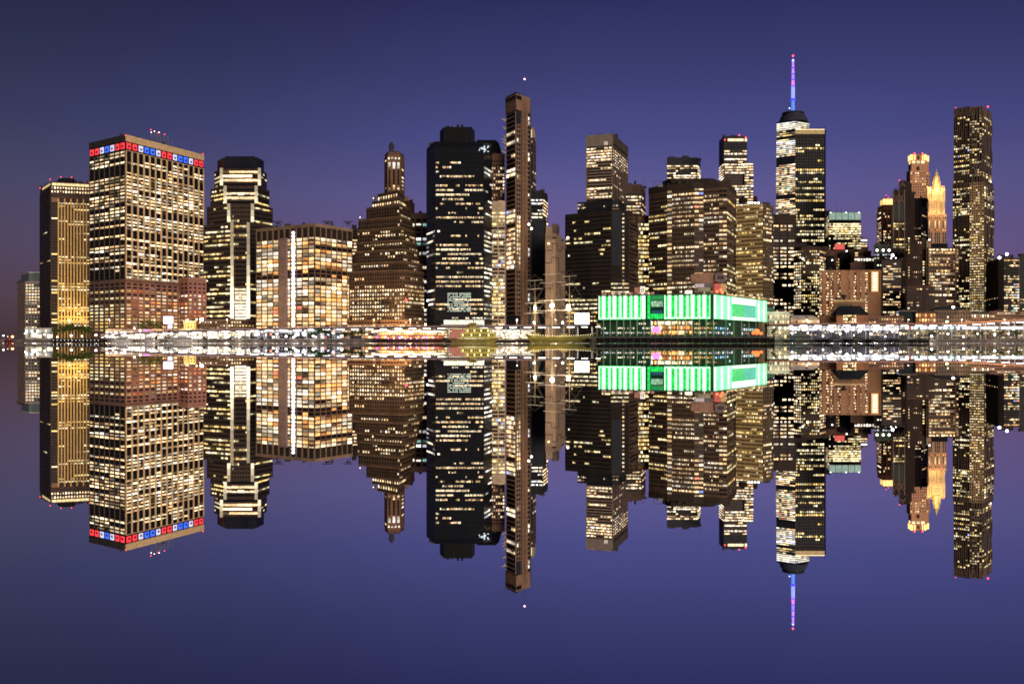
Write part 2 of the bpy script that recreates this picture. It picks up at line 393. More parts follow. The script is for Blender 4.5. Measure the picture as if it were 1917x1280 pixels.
def b04():
    s = Bld('skyscraper', 'stepped dark tower with floodlit white columns and a plain black top', 445, 850)
    w = wall((.075, .052, .042)); g2 = wall((.055, .04, .034)); Y = 850
    tiers = [(381, 434.8, 465.3, 514, 418, None, '2445714580238143715218702'), (387.5, 428.7, 473, 510.5, 383, 418, '30620'), (394.5, 422, 480, 504, 349.5, 383, '18963'), (401.5, 415, 486, 499, 316.5, 349.5, '2525')]
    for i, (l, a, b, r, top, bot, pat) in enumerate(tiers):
        cor = [(l, 1.02), (a, 1), (b, 1), (r, 1.03)]
        mid = dict(f=1, n=5, t=top + 2, b=bot, p=8.2, w=.85, h=.5, st=1.5, unlit=True)
        mid.update([dict(pat='2911501055990', pal='Y', p=8.2, b=595), dict(pat='0144', pal='N', n=9, w=.6), dict(pat='39992', pal='N', w=1, st=2.6, h=.62, dim=0), dict(pat='9494', pal='N', w=1, st=2.3, h=.55, dim=.1)][i])
        s.vol(cor, Y + i * 3, top, w, bot=bot, depth=40 - i * 4, name='wall' if not i else 'setback_tier', cop=(g2, .8, .3), zones=[
            Zn(f=0, n=13, t=top + 2, b=bot or 612, p=8.2, pat=pat, pal='Y', w=.95, h=.4, rel='h', rm=g2, rd=.3, st=1.4, corr=.72),
            Zn(f=2, n=6, t=top + 2, b=bot or 612, p=8.2, pat='46524' if i else '0103425', pal='Y', w=.93, h=.4, rel='h', rm=g2, rd=.3, st=1.4, corr=.75), mid])
        yb = bot or 598
        segs = 3 if i else 9
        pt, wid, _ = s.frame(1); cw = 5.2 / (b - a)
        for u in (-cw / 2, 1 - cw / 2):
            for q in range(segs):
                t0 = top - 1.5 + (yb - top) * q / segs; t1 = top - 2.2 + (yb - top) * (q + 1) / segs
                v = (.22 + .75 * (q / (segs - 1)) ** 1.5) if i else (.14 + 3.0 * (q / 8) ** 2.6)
                s.panel(1, u, u + cw, t0, t1, emit((1, .86, .6), round(v, 2), var=.2), 1.4, 'floodlit_column_glow')  # floodlight on the stone columns put into emission, stronger towards each tier's base
    s.geo = None
    x0, x1 = X(440, 848), X(461, 848)
    for r_ in range(10):
        z = Z(540 + r_ * 6, 848)
        for c in range(7):
            m = MB(); m.box((x0 + (x1 - x0) * (c + .15) / 7, 847, z - 1.9), (x0 + (x1 - x0) * (c + .85) / 7, 848, z), 0)
            m.build('lobby_window', emit((1, .85, .6), 1.0 if r_ < 5 else 2.0, var=.5), s.root)
    s.vol([(407, 1.02), (420, 1), (481, 1.0), (494, 1.02)], 862, 294.6, wall((.016, .018, .024), .3), bot=317, depth=26, name='crown')
    s.vol([(414, 1.02), (424, 1), (476, 1.0), (486, 1.02)], 866, 292.8, wall((.02, .02, .024), .3), bot=296, depth=20, name='roof_plant_room')
    s.vol([(372, 1.0), (452, 1.0), (482, 1.02)], 815, 598.5, wall((.16, .095, .065)), name='podium', depth=12, cop=(wall((.2, .13, .1)), .6, .3), zones=[
        Zn(f=0, n=16, t=600, b=613, p=8, pat='64', pal='Y', w=.5, h=.4, st=1.5), Zn(f=1, n=5, t=600, b=613, p=8, pat='26', pal='Y', w=.5, h=.4)])
    m = MB(); 
    for (px, py) in ((395, 345), (449, 300)): pass
    s.done()
b04()

def b05():
    s = Bld('glass_office_block', 'broad amber lit glass block with a vertical strip of white lights', 575, 760, 'office building')
    fr = wall((.17, .1, .07), .6); cor = [(480, 1.052), (589, 1), (659, 1.05)]
    s.vol(cor, 760, 418, wall((.03, .022, .02)), zones=[
        Zn(f=0, n=10, t=443, b=617, p=7.45, pat='99599999119899999999999', pal='A', w=.86, h=.78, rel='vh', rm=fr, rd=.6, st=1.4, dim=.15, rw=.1, accent=.01),
        Zn(f=1, n=7, t=443, b=617, p=7.45, pat='99199999119699999999999', pal='A', w=.86, h=.78, rel='vh', rm=fr, rd=.6, st=1.6, dim=.12, rw=.1)])
    s.panel(0, 0, 1, 418, 424, wall((.2, .14, .1)), .8, 'parapet'); s.panel(1, 0, 1, 418, 424, wall((.26, .18, .13)), .8, 'parapet')
    for f, n in ((0, 10), (1, 7)):
        pt, w, Y = s.frame(f); m = MB()
        for i in range(n + 1):
            u = i / n; s.fbox(m, pt, max(0, u - .012), min(1, u + .012), Z(443, Y), Z(423, Y), 0, .7)
        m.build('louvre_bay', wall((.2, .14, .1)), s.root)
    s.panel(0, .435, .555, 441, 619, wall((.23, .16, .14)), 2.2, 'service_shaft')
    pt, w, Y = s.frame(0)
    for i in range(28):
        u = (551.5 - 480) / 109 + .02; z = Z(433 + i * 6.5, Y); m = MB()
        m.ball(pt(u, z, 2.2), 1.5, 8, 0, sz=1.0); m.tube(pt(u, z - 3, 1.6), pt(u, z, 1.6), .25, .25, 5, 1)
        m.build('strip_lamp', [emit((.92, .88, 1), 2.4), STEEL], s.root)
    for px, k in ((521, 1.02), (613, 1.02), (652, 1.04)):
        Y = 765 * k; m = MB(); x = X(px, Y); z0 = Z(424, Y); z1 = Z(415.5, Y)
        m.tube((x - .8, Y, z0), (x - .8, Y, z1), .35); m.tube((x + 1.5, Y, z0), (x + 1.5, Y, z1 - 1.4), .3)
        m.box((x - 4.5, Y - .4, z1), (x + 4, Y + .4, z1 + .7)); m.box((x - 2, Y - 1, z1 - 1.6), (x + 2, Y + 1, z1 - .8))
        m.build('window_cleaning_crane', wall((.04, .035, .03)), s.root)
    s.done()
b05()
def b05b():
    s = Bld('skyscraper', 'narrow dark tower glimpsed between the amber glass block and the stepped ziggurat tower', 666, 1000)
    s.vol([(656, 1), (673, 1)], 1000, 427.5, wall((.06, .05, .045)), depth=30, zones=[Zn(f=0, n=5, t=429, b=600, p=6.2, pat='0991211001', pal='N', w=.9, h=.5, rel='v', rm=wall((.16, .12, .1)), rd=.4)])
    s.done()
b05b()

def b06():
    s = Bld('ziggurat_tower', 'brown stepped wedding cake tower with many small lit windows', 720, 850)
    w = wall((.105, .066, .042), .85, .2); tr = wall((.17, .11, .065))
    T = [(650, 758, 794, 505, '0750469888779994'), (657, 757, 790, 489, '31'), (664, 755, 785, 466, '430'), (668, 753, 781, 449, '52'), (669, 751, 776, 425, '5933'), (671, 749, 773, 405, '01'), (686, 748, 768, 382, '210'), (697, 747, 764, 370, '97'), (707, 745, 757, 356, '02')]
    bot = None
    for i, (l, c, r_, top, pat) in enumerate(T):
        Y = 772 + i * 3.2
        z = [Zn(f=0, n=max(5, round((c - l) / 4.75)), t=top + 4, b=bot or 600, p=7.5, pat=pat, pal='N' if i % 2 else 'W', w=.52, h=.56, rel='v', rm=w, rd=.25, st=1.6, dim=.2),
             Zn(f=1, n=max(4, round((r_ - c) / 2.6)), t=top + 4, b=bot or 600, p=7.5, pat='1' + pat[1:3] + '2', pal='W', w=.5, h=.5, st=1.3)]
        s.vol([(l, 1.03), (c, 1), (r_, 1.04)], Y, top, w, bot=bot, name='wall' if not i else 'setback_tier', zones=z, cop=(tr, .9, .35))
        bot = top
    s.vol([(649.5, 1.03), (758.3, 1), (794.5, 1.04)], 770.5, 598, wall((.3, .16, .09)), name='base_block', cop=(tr, .8, .4), zones=[Zn(f=0, n=20, t=600, b=621, p=8, pat='299', pal='Y', w=.75, h=.5, st=1.4), Zn(f=1, n=9, t=600, b=621, p=8, pat='19', pal='Y', w=.7, h=.5, st=1.3)])
    s.beacons([(760.5, 562, 770)], RED, 1); s.beacons([(699, 371, 790), (674, 407, 788)], emit((1, .85, .6), 4))
    s.vol([(700, 1.0), (705, 1)], 806, 367, tr, bot=372, name='roof_pavilion', depth=5); s.vol([(757, 1.0), (765, 1)], 812, 368, tr, bot=376, name='roof_pavilion', depth=5)
    s.done()
b06()
def b06b():
    s = Bld('stone_tower', 'slender stone spire tower with a black finial rising behind the ziggurat tower', 738, 1000, 'tower')
    w = wall((.27, .15, .1), .85, .2)
    s.vol([(719.5, 1.015), (725, 1), (750, 1), (757.5, 1.02)], 1000, 291, w, depth=24, zones=[
        Zn(f=1, n=3, t=318, b=356, p=4.7, pat='00000039', pal='N', w=.42, h=.85, cm='111'), Zn(f=1, n=3, t=302, b=318, p=14, pat='5', pal='C', w=.55, h=.75, st=1.6), Zn(f=1, n=4, t=294, b=300, p=6, pat='9', pal='C', w=.5, h=.6, st=2),
        Zn(f=2, n=1, t=312, b=356, p=7, pat='9434529', pal='N', w=.4, h=.4), Zn(f=0, n=1, t=294, b=356, p=10, pat='410009', pal='N', w=.4, h=.3)])
    s.vol([(721, 1.01), (727, 1), (748, 1), (755, 1.02)], 1001, 286.5, wall((.2, .12, .085)), bot=291.5, depth=20, name='crown', cop=(wall((.22, .13, .1)), .8, .6))
    s.vol([(723, 1.01), (728, 1), (747, 1), (753, 1.02)], 1002, 283, wall((.12, .08, .07)), bot=287, depth=17, name='crown')
    Y = 1008; m = MB(); x = X(733, Y)
    m.lathe((x, Y, 0), [(3.0, Z(285, Y)), (2.4, Z(281, Y)), (2.9, Z(278, Y)), (3.1, Z(272, Y)), (2.2, Z(270, Y)), (1.9, Z(268, Y)), (.8, Z(266.5, Y))], 8)
    m.build('finial', wall((.06, .065, .08), .5), s.root)
    s.done()
b06b()
def b06c():
    s = Bld('brick_building', 'dark red brick block just right of the slender stone spire', 768, 1060, 'building')
    s.vol([(756, 1.0), (769, 1), (776, 1.03)], 1060, 375, wall((.1, .045, .035)), depth=26, cop=(wall((.07, .04, .035)), 1.5, .3), zones=[Zn(f=0, n=4, t=378, b=440, p=8, pat='100', w=.4, h=.7, rel='v', rm=wall((.12, .05, .04)))])
    s.done()
    s = Bld('office_block', 'tan framed office block with dark windows squeezed left of the black octagonal tower', 784, 960, 'building')
    t = wall((.26, .16, .12))
    s.vol([(765, 1), (802, 1)], 960, 399, t, depth=26, cop=(t, 2, .4), zones=[Zn(f=0, n=3, t=408, b=612, p=9, pat='0315305050055005554', pal='C', w=.72, h=.55, st=1.5, accent=.1, rel='v', rm=t)])
    s.done()
b06c()

def b07():
    s = Bld('skyscraper', 'huge black octagonal glass tower with scattered strips of cool white windows', 860, 780)
    bl = wall((.006, .008, .012), .28, .2); sp = wall((.01, .012, .017), .3)
    pat = '01010131362225526163114456545488511677230'
    s.vol([(798.6, 1.037), (814.6, 1), (905.7, 1.0), (920.8, 1.03)], 780, 265, bl, depth=55, zones=[
        Zn(f=0, n=4, t=275, b=590, p=8.45, pat='00000000000400055343333331100623334', pal='C', w=.96, h=.42, corr=.75, st=1.4, rel='h', rm=sp, rd=.2),
        Zn(f=1, n=40, t=275, b=600, p=8.45, pat='0101122032542416421145545428750126542', pal='N', w=.93, h=.42, corr=.8, st=1.35, dim=.25, rel='h', rm=sp, rd=.2, accent=.008),
        Zn(f=2, n=4, t=275, b=600, p=8.45, pat='00321143560157850177764655', pal='C', w=.96, h=.42, corr=.7, st=1.4, rel='h', rm=sp, rd=.2)])
    s.vol([(823.5, 1.02), (831, 1), (883, 1), (889, 1.02)], 792, 238, wall((.012, .012, .014), .4), bot=266, depth=26, name='crown')
    m = MB()
    for px, w_, h_ in ((838, 6, 2), (857, 4, 4.5), (865, 3.4, 4.5), (846, 3, 1.4)):
        m.box((X(px - w_ / 2, 800), 800, Z(239, 800)), (X(px + w_ / 2, 800), 806, Z(238 - h_, 800)))
    m.build('cooling_fan', wall((.02, .02, .022)), s.root)
    # lower wing with sloping shoulder
    Y = 872; m = MB()
    pts = [(893, 262), (928, 262.5), (934, 268), (941, 292), (941, 640), (893, 640)]
    fr = [(X(a, Y), Y, Z(b, Y)) for a, b in pts]; bk = [(X(a, Y) - 2, Y + 30, Z(b, Y)) for a, b in pts]
    m.poly(fr[::-1]); m.poly(bk)
    for i in range(6): j = (i + 1) % 6; m.poly([fr[i], bk[i], bk[j], fr[j]])
    m.build('wing', bl, s.root)
    m = MB(); rr = random.Random(4)
    for i in range(14):
        x = X(896 + rr.uniform(0, 10) + (8 if i < 7 else 0), 779); z = Z(275 + rr.uniform(0, 12), 779); m.box((x, 778.6, z), (x + rr.uniform(.5, 1.6), 779, z + rr.uniform(.5, 1.8)))
    m.build('lit_sign', emit((.8, .92, 1), .8), s.root)
    # dotted LED screen and lobby canopy
    m = MB(); Y = 777
    for r_ in range(11):
        for c in range(18):
            if rr.random() < .82:
                x = X(838 + c * 2.45, Y); z = Z(549 + r_ * 3.3, Y); m.box((x, Y, z - .45), (x + .75, Y + .3, z + .25), 0)
    m.build('lobby_screen', emit((.78, .95, .8), .9, var=.4), s.root)
    m = MB(); m.box((X(828, 772), 760, Z(610, 772)), (X(905, 772), 779, Z(607.5, 772))); m.build('canopy', wall((.3, .3, .28)), s.root)
    for i in range(19): m = MB(); x = X(831 + i * 4, 776); m.box((x, 776, GZ), (x + 1.5, 776.8, Z(599, 776))); m.build('lobby_window', emit((.95, 1, .75), 1.2, var=.6), s.root)
    s.done()
b07()
def b08():
    s = Bld('apartment_tower', 'tan slab tower with bright yellow window bands between the black tower and the slim tower', 933, 800, 'apartment building')
    t = wall((.52, .4, .28))
    s.vol([(919.5, 1), (946, 1)], 811, 376.6, t, depth=30, zones=[Zn(f=0, n=6, t=396, b=612, p=7.05, pat='99909843332523543465799765', pal='Y', w=.94, h=.58, rel='h', rm=t, rd=.4, st=1.6, corr=.75, dim=.3, accent=.05)])
    s.panel(0, .46, .53, 396, 615, t, .5, 'pier'); s.done()
    s = Bld('apartment_tower', 'brown balconied tower showing above the tan slab tower', 930, 1050, 'apartment building')
    t = wall((.17, .095, .07))
    s.vol([(919, 1), (945, 1)], 850, 288, t, depth=14, zones=[Zn(f=0, n=6, t=300, b=400, p=6.3, pat='0036346233455', pal='W', w=.6, h=.6, rel='h', rm=t, rd=.9, st=1.3, corr=.3)])
    s.done()
b08()
def b09():
    s = Bld('unfinished_tower', 'very slim unfinished concrete tower with work lights and a tall mast', 968, 820)
    conc = wall((.27, .165, .11), .85, .3, .2); slab = wall((.3, .2, .14)); dg = wall((.025, .03, .045), .4); Y = 820
    pat = '000095045040099200000008992189899899900000000000'
    s.vol([(948, 1.02), (966, 1), (993, 1.02)], Y, 206, dg, zones=[
        Zn(f=0, n=4, t=208, b=590, p=8.6, pat=pat, pal='N', w=.9, h=.7, rel='h', rm=slab, rd=.7, st=1.8, dim=.25, accent=.02),
        Zn(f=1, n=2, u0=.02, u1=.3, t=232, b=590, p=8.6, pat=pat, pal='W', w=.8, h=.7, rel='vh', rm=slab, rd=.5, st=1.3, dim=.3),
        Zn(f=1, n=3, u0=.74, u1=1, t=211, b=590, p=8.6, pat='921017400050602010530043502', pal='C', w=.8, h=.7, rel='h', rm=slab, rd=.5, st=1.8)])
    s.panel(1, .33, .73, 200, 620, conc, 1.6, 'core_wall'); s.panel(1, .47, .52, 200, 620, wall((.17, .1, .07)), 2.0, 'rib')
    pt, w, _ = s.frame(1); m = MB()
    for i in range(48): z = Z(208 + i * 8.6, Y); s.fbox(m, pt, .32, .74, z, z + .7, 1.5, 1.85)
    s.fbox(m, pt, .325, .335, Z(620, Y), Z(200, Y), 1.5, 1.8); m.build('slab_edge', wall((.2, .12, .08)), s.root)
    s.vol([(946, 1.02), (966, 1), (993, 1.02)], Y - 2, 175, conc, bot=205, name='concrete_head')
    for f, n, us in ((0, 5, (.1, .3, .5, .7, .9)), (1, 3, (.08, .2, .3)), ):
        pt, w, _ = s.frame(f)
        for u in us:
            m = MB(); s.fbox(m, pt, u - .06 if f else u - .07, u + .06 if f else u + .07, Z(186, Y), Z(179, Y), 0, .25); m.build('opening', GLASS, s.root)
    s.vol([(948, 1.02), (966, 1), (984, 1.02)], Y + 2, 172.5, wall((.03, .025, .025)), bot=175, name='roof_plant_room')
    m = MB(); z = [Z(p, Y) for p in (218, 234, 250, 256, 262, 271, 279)]
    for i, q in enumerate(z):
        xx = X(947, Y); m.poly([(xx, Y + 10, q), (xx, Y + 10, q - 2.4), (xx - 4.8 + (i % 3), Y + 8, q + .2)]); m.poly([(xx, Y + 10.4, q), (xx - 4.8 + (i % 3), Y + 8.4, q + .2), (xx, Y + 10.4, q - 2.4)])
        m.box((xx - 4, Y + 9, q - .3), (xx + 1, Y + 11, q))
    m.build('outrigger_net', wall((.45, .4, .36)), s.root)
    m = MB()
    for px in (947.5, 950.5): m.tube((X(px, Y), Y + 16, Z(300, Y)), (X(px, Y), Y + 16, Z(176, Y)), .25)
    for i in range(16): m.tube((X(947.5, Y), Y + 16, Z(300 - i * 8, Y)), (X(950.5, Y), Y + 16, Z(292 - i * 8, Y)), .16)
    for px in (992.5, 994.5): m.tube((X(px, Y), Y + 14, GZ), (X(px, Y), Y + 14, Z(181, Y)), .22)
    for i in range(52): m.tube((X(992.5, Y), Y + 14, Z(600 - i * 8, Y)), (X(994.5, Y), Y + 14, Z(592 - i * 8, Y)), .14)
    m.tube((X(984, Y), Y + 14, Z(183, Y)), (X(995, Y), Y + 14, Z(180, Y)), .25)
    m.tube((X(946, Y), Y + 5, Z(170, Y)), (X(965, Y), Y + 5, Z(168, Y)), .2); m.tube((X(946, Y), Y + 5, Z(170, Y)), (X(946, Y), Y + 5, Z(182, Y)), .2)
    m.build('hoist_mast', STEEL, s.root)
    m = MB(); m.tube((X(982, Y), Y + 8, Z(180, Y)), (X(982, Y), Y + 8, Z(149, Y)), .3, .12); m.build('mast', STEEL, s.root)
    s.beacons([(982, 148.5, Y + 8)], emit((1, .35, .6), 7), .8)
    s.beacons([(995, 428, 822), (990, 420, 822)], emit((1, .85, .6), 8), 1.1)
    s.done()
b09()
def b09b():
    s = Bld('round_topped_tower', 'narrow tower with a softly lit curved top behind the slim unfinished tower', 997, 1100)
    w = wall((.13, .08, .06))
    s.vol([(990, 1), (997, .995), (1003.5, 1.01)], 1100, 262, w, depth=22, zones=[Zn(f=0, n=3, t=264, b=600, p=7, pat='1223', pal='W', w=.5, h=.5), Zn(f=1, n=3, t=264, b=600, p=7, pat='0132324', pal='W', w=.5, h=.5)])
    Y = 1104; cx = X(996.5, Y); q = Y / F; m = MB()
    m.lathe((cx, Y + 5, 0), [(6.2 * q, Z(263, Y)), (6.2 * q, Z(252, Y)), (5.2 * q, Z(243, Y)), (3 * q, Z(238, Y)), (.6 * q, Z(236, Y))], 10)
    m.build('dome_roof', wall((.34, .25, .15)), s.root)
    m = MB(); m.box((cx - 3.4, Y - 1.2, Z(264, Y)), (cx - .6, Y, Z(243, Y))); m.build('crown_glow', emit((1, .82, .5), .9, var=.4), s.root)
    s.done()
b09b()
def b10():
    s = Bld('office_tower', 'dark tower with white lit top floors behind the plain black slab', 1008, 960)
    w = wall((.035, .033, .036))
    s.vol([(990, 1), (1015.5, 1), (1025.5, 1.035)], 960, 357, w, depth=28, zones=[
        Zn(f=0, n=9, t=372, b=430, p=6.6, pat='960464310', pal='C', w=.95, h=.5, corr=.8, st=1.6), Zn(f=1, n=5, t=370, b=600, p=6.6, pat='89787653525341', pal='N', w=.9, h=.5, st=1.6)])
    s.done()
    s = Bld('concrete_slab_tower', 'windowless blue black slab standing behind the tall ship masts', 1008, 860, 'building')
    s.vol([(995, 1), (1019, 1), (1022, 1.01)], 860, 409, wall((.03, .033, .042), .6), depth=22, cop=(wall((.05, .05, .055)), 1, .3)); s.done()
b10()
def b11():
    s = Bld('windowless_tower', 'beige windowless stepped tower with dark stepped outline grooves', 1040, 800, 'building')
    t = wall((.34, .24, .165), .8, .15); Y = 800
    s.vol([(1021, 1.0), (1040, 1), (1057.5, 1.04)], Y, 447, t, depth=24)
    m = MB()
    def g(f, pl):
        pt, w, _ = s.frame(f)
        for (u0, y0), (u1, y1) in zip(pl, pl[1:]):
            if u0 == u1: s.fbox(m, pt, u0 - .018, u0 + .018, Z(max(y0, y1), Y), Z(min(y0, y1), Y), 0, .18)
            else: s.fbox(m, pt, min(u0, u1), max(u0, u1), Z(y0, Y) - .3, Z(y0, Y) + .3, 0, .16)
    g(0, [(0, 469), (.68, 469), (.68, 456), (1, 456)]); g(0, [(0, 492), (.6, 492), (.6, 482), (1, 482)]); g(0, [(0, 540), (.7, 540), (.7, 530), (1, 530)])
    g(1, [(0, 456), (.2, 456), (.2, 467), (.6, 467), (.6, 459), (1, 459)]); g(1, [(0, 482), (.3, 482), (.3, 510), (.6, 510), (.6, 505), (1, 505)]); g(1, [(0, 530), (.5, 530), (.5, 560), (1, 560)])
    m.build('groove', wall((.05, .04, .04)), s.root)
    s.vol([(1021, 1.0), (1040, 1), (1052, 1.03)], Y + 3, 437, t, bot=447, depth=20, name='setback_tier')
    s.vol([(1022, 1.0), (1034, 1), (1036, 1.01)], Y + 4, 425, t, bot=437, depth=16, name='setback_tier')
    s.vol([(1033, 1.0), (1043, 1), (1047, 1.02)], Y + 6, 419, wall((.13, .1, .085)), bot=437, depth=12, name='roof_plant_room')
    s.beacons([(1027, 456, 798)], emit((1, .7, .3), 4), .9)
    s.done()
b11()
def b14():
    s = Bld('skyscraper', 'tall tower with glowing window bands under a grey metal top, above the broad dark block', 1135, 1080)
    w = wall((.12, .1, .09), .5, .15); lt = wall((.3, .25, .22), .5, .1)
    s.vol([(1097, 1.01), (1147, 1), (1174.7, 1.07)], 1080, 250.6, wall((.05, .042, .04)), zones=[
        Zn(f=0, n=16, t=274, b=392, p=5.4, pat='5899996534541212844654569', pal='N', w=.98, h=.5, corr=.88, st=1.9, dim=.2, rel='h', rm=wall((.3, .22, .17)), rd=.5),
        Zn(f=1, n=10, t=272, b=392, p=5.4, pat='0978531122213231144', pal='N', w=.8, h=.5, corr=.8, st=1.7, rel='v', rm=wall((.18, .13, .11)), rd=.8, rw=.3)])
    s.panel(0, .03, .98, 253, 272, wall((.27, .21, .18), .4, .1), .5, 'louvre_panel'); s.panel(0, 0, 1, 250.6, 253, lt, .7, 'parapet'); s.panel(0, 0, .025, 250.6, 392, lt, .7, 'pier'); s.panel(0, .975, 1, 250.6, 392, lt, .7, 'pier')
    s.panel(1, 0, 1, 250.6, 268, wall((.1, .08, .075)), .9, 'louvre_panel'); s.panel(0, .68, .82, 264, 271, emit((1, .85, .7), .35, var=.5), .6, 'lit_sign')
    s.done()
b14()
def b13():
    s = Bld('office_block', 'broad very dark office block with gold windows only on its lowest floors', 1125, 840, 'office building')
    w = wall((.028, .022, .019)); br = wall((.1, .06, .045)); gl = wall((.018, .022, .03), .25)
    s.vol([(1058, 1.03), (1144, 1), (1177, 1), (1194, 1.04)], 840, 394.5, w, depth=40, zones=[
        Zn(f=0, n=30, t=400, b=612, p=7.8, pat='010121521100000011218877654', pal='Y', w=.9, h=.42, corr=.7, rel='h', rm=wall((.036, .027, .022)), rd=.3, st=1.3),
        Zn(f=1, n=8, t=520, b=612, p=7.8, pat='096788766', pal='Y', w=.9, h=.42, st=1.2),
        Zn(f=1, n=1, u0=.6, u1=.78, t=398, b=560, p=7.8, pat='9', pal='N', w=.6, h=.5, st=1.3),
        Zn(f=2, n=6, t=398, b=612, p=7.8, pat='101102201000010091888', pal='Y', w=.95, h=.42, corr=.8, rel='h', rm=br, rd=.5, st=1.3)])
    s.panel(1, .02, .58, 396, 498, gl, .5, 'glass_bay')
    s.vol([(1081, 1.02), (1146, 1), (1158, 1), (1173, 1.04)], 846, 374, wall((.022, .024, .026), .4), bot=395, depth=30, name='setback_tier', zones=[Zn(f=0, n=20, t=376, b=395, p=6, pat='111', pal='N', w=.5, h=.5, unlit=False), Zn(f=1, n=8, t=382, b=395, p=7, pat='55', pal='O', w=.9, h=.4, st=.5)])
    s.beacons([(1063, 445, 836)], emit((1, .85, .8), 7), 1.1)
    s.done()
b13()
def b15():
    s = Bld('office_tower', 'dark topped tower tucked behind the right edge of the broad dark block', 1190, 1010, 'building')
    w = wall((.11, .07, .055))
    s.vol([(1172, 1.0), (1200, 1), (1208.5, 1.04)], 1010, 345, w, depth=26, zones=[Zn(f=0, n=9, t=360, b=420, p=6, pat='0915635', pal='N', w=.9, h=.5, corr=.7), Zn(f=1, n=4, t=352, b=420, p=6, pat='55646', pal='N', w=.9, h=.5)])
    s.done()
    s = Bld('brick_building', 'narrow yellow lit building squeezed left of the wide brown octagonal tower', 1203, 925, 'building')
    t = wall((.36, .2, .11))
    s.vol([(1186, 1.0), (1193, 1), (1216, 1)], 925, 404, t, depth=24, cop=(wall((.2, .1, .08)), 1.5, .4), zones=[Zn(f=1, n=7, t=410, b=612, p=7.6, pat='0918955283848686899', pal='Y', w=.85, h=.6, rel='h', rm=wall((.3, .2, .12)), st=1.4)])
    s.done()
b15()
def b17():
    s = Bld('skyscraper', 'flat topped dark tower peeking above the wide brown octagonal tower', 1280, 1180)
    s.vol([(1248.5, 1.0), (1306, 1), (1311.5, 1.02)], 1180, 295, wall((.035, .035, .045), .4), depth=30, zones=[
        Zn(f=0, n=14, t=309, b=350, p=4.8, pat='95546785', pal='N', w=.92, h=.6, corr=.75, st=1.8, rel='v', rm=wall((.05, .05, .06))), Zn(f=1, n=2, t=309, b=350, p=4.8, pat='9', pal='N', w=.9, h=.6, st=1.6)])
    s.done()
b17()
def b18():
    s = Bld('skyscraper', 'tall black topped tower with bright rooftop sign and glowing floors', 1376, 1100)
    dk_ = wall((.025, .025, .03), .4)
    s.vol([(1346, 1.025), (1355, 1), (1398.5, 1.0)], 1100, 255, dk_, depth=34, zones=[
        Zn(f=1, n=16, t=281, b=392, p=5.0, pat='3606979600069587888', pal='N', w=.95, h=.56, corr=.85, st=1.9, dim=.2, rel='h', rm=wall((.12, .08, .07))),
        Zn(f=0, n=3, t=290, b=392, p=5.0, pat='0088891000868', pal='N', w=.95, h=.5, st=1.5)])
    s.panel(1, .17, .5, 260, 264.5, emit((1, .82, .45), 1.3, var=.4), .5, 'lit_sign'); s.panel(1, .52, .85, 260, 264.5, emit((1, .82, .45), 1.3, var=.4), .5, 'lit_sign'); s.panel(1, .9, .99, 259, 265, emit((1, .7, .4), 1.3, var=.4), .5, 'lit_sign')
    s.vol([(1394, 1.0), (1410, 1)], 1096, 304, wall((.1, .08, .075)), depth=26, name='side_wing', zones=[Zn(f=0, n=4, t=305, b=392, p=5.0, pat='88767965668', pal='N', w=.95, h=.55, st=1.9, dim=.15)])
    s.panel(0, .45, .52, 306, 392, wall((.3, .25, .2)), .5, 'pier')
    s.beacons([(1384, 253.5, 1098), (1396, 257, 1098), (1357, 262, 1098)], RED, .8); s.done()
b18()
def b16():
    s = Bld('octagonal_tower', 'wide brown many sided tower with rows of narrow lit windows behind the green pavilion', 1296, 880)
    w = wall((.12, .078, .053), .8, .15); gl = wall((.05, .04, .035), .3)
    s.vol([(1214.4, 1.035), (1249, 1.015), (1258, 1.012), (1300, 1), (1317, 1), (1346, .992), (1361, .99), (1378.5, 1.055)], 880, 342, w, depth=45, cop=(wall((.06, .045, .035)), 6, .3), zones=[
        Zn(f=0, n=12, t=362, b=600, p=8.25, pat='02459018312004660362307450', pal='Y', w=.55, h=.42, st=1.5, corr=.85),
        Zn(f=1, n=1, t=352, b=600, p=8.25, pat='99', pal='N', w=.9, h=.55, st=1.3, dim=.5),
        Zn(f=2, n=13, t=350, b=600, p=8.25, pat='39979959241456990279505544', pal='N', w=.6, h=.42, st=1.25, rel='v', rm=w, rd=.25, corr=.85),
        Zn(f=3, n=2, t=350, b=600, p=8.25, pat='89978951914538998858', pal='N', w=.9, h=.48, st=1.2, accent=.08),
        Zn(f=4, n=10, t=356, b=600, p=8.25, pat='1838723542678067510', pal='N', w=.6, h=.42, st=1.25, corr=.8),
        Zn(f=5, n=2, t=356, b=600, p=8.25, pat='09198835206758867', pal='N', w=.9, h=.46, st=1.3),
        Zn(f=6, n=6, t=356, b=600, p=8.25, pat='180731002143765091', pal='Y', w=.7, h=.5, st=1.1)])
    k = wall((.04, .032, .028))
    s.vol([(1240, 1.02), (1256, 1), (1334, 1), (1348, 1.02)], 892, 334, k, bot=343, depth=28, name='roof_plant_room')
    m = MB(); Y = 885
    for px in (1224, 1243): m.tube((X(px, Y), Y, Z(350, Y)), (X(px, Y), Y, Z(339, Y)), .2)
    m.tube((X(1224, Y), Y, Z(340, Y)), (X(1243, Y), Y, Z(339.5, Y)), .2); m.box((X(1231, Y), Y, Z(350, Y)), (X(1241, Y), Y + 6, Z(345, Y)))
    m.build('roof_railing', STEEL, s.root)
    s.done()
b16()
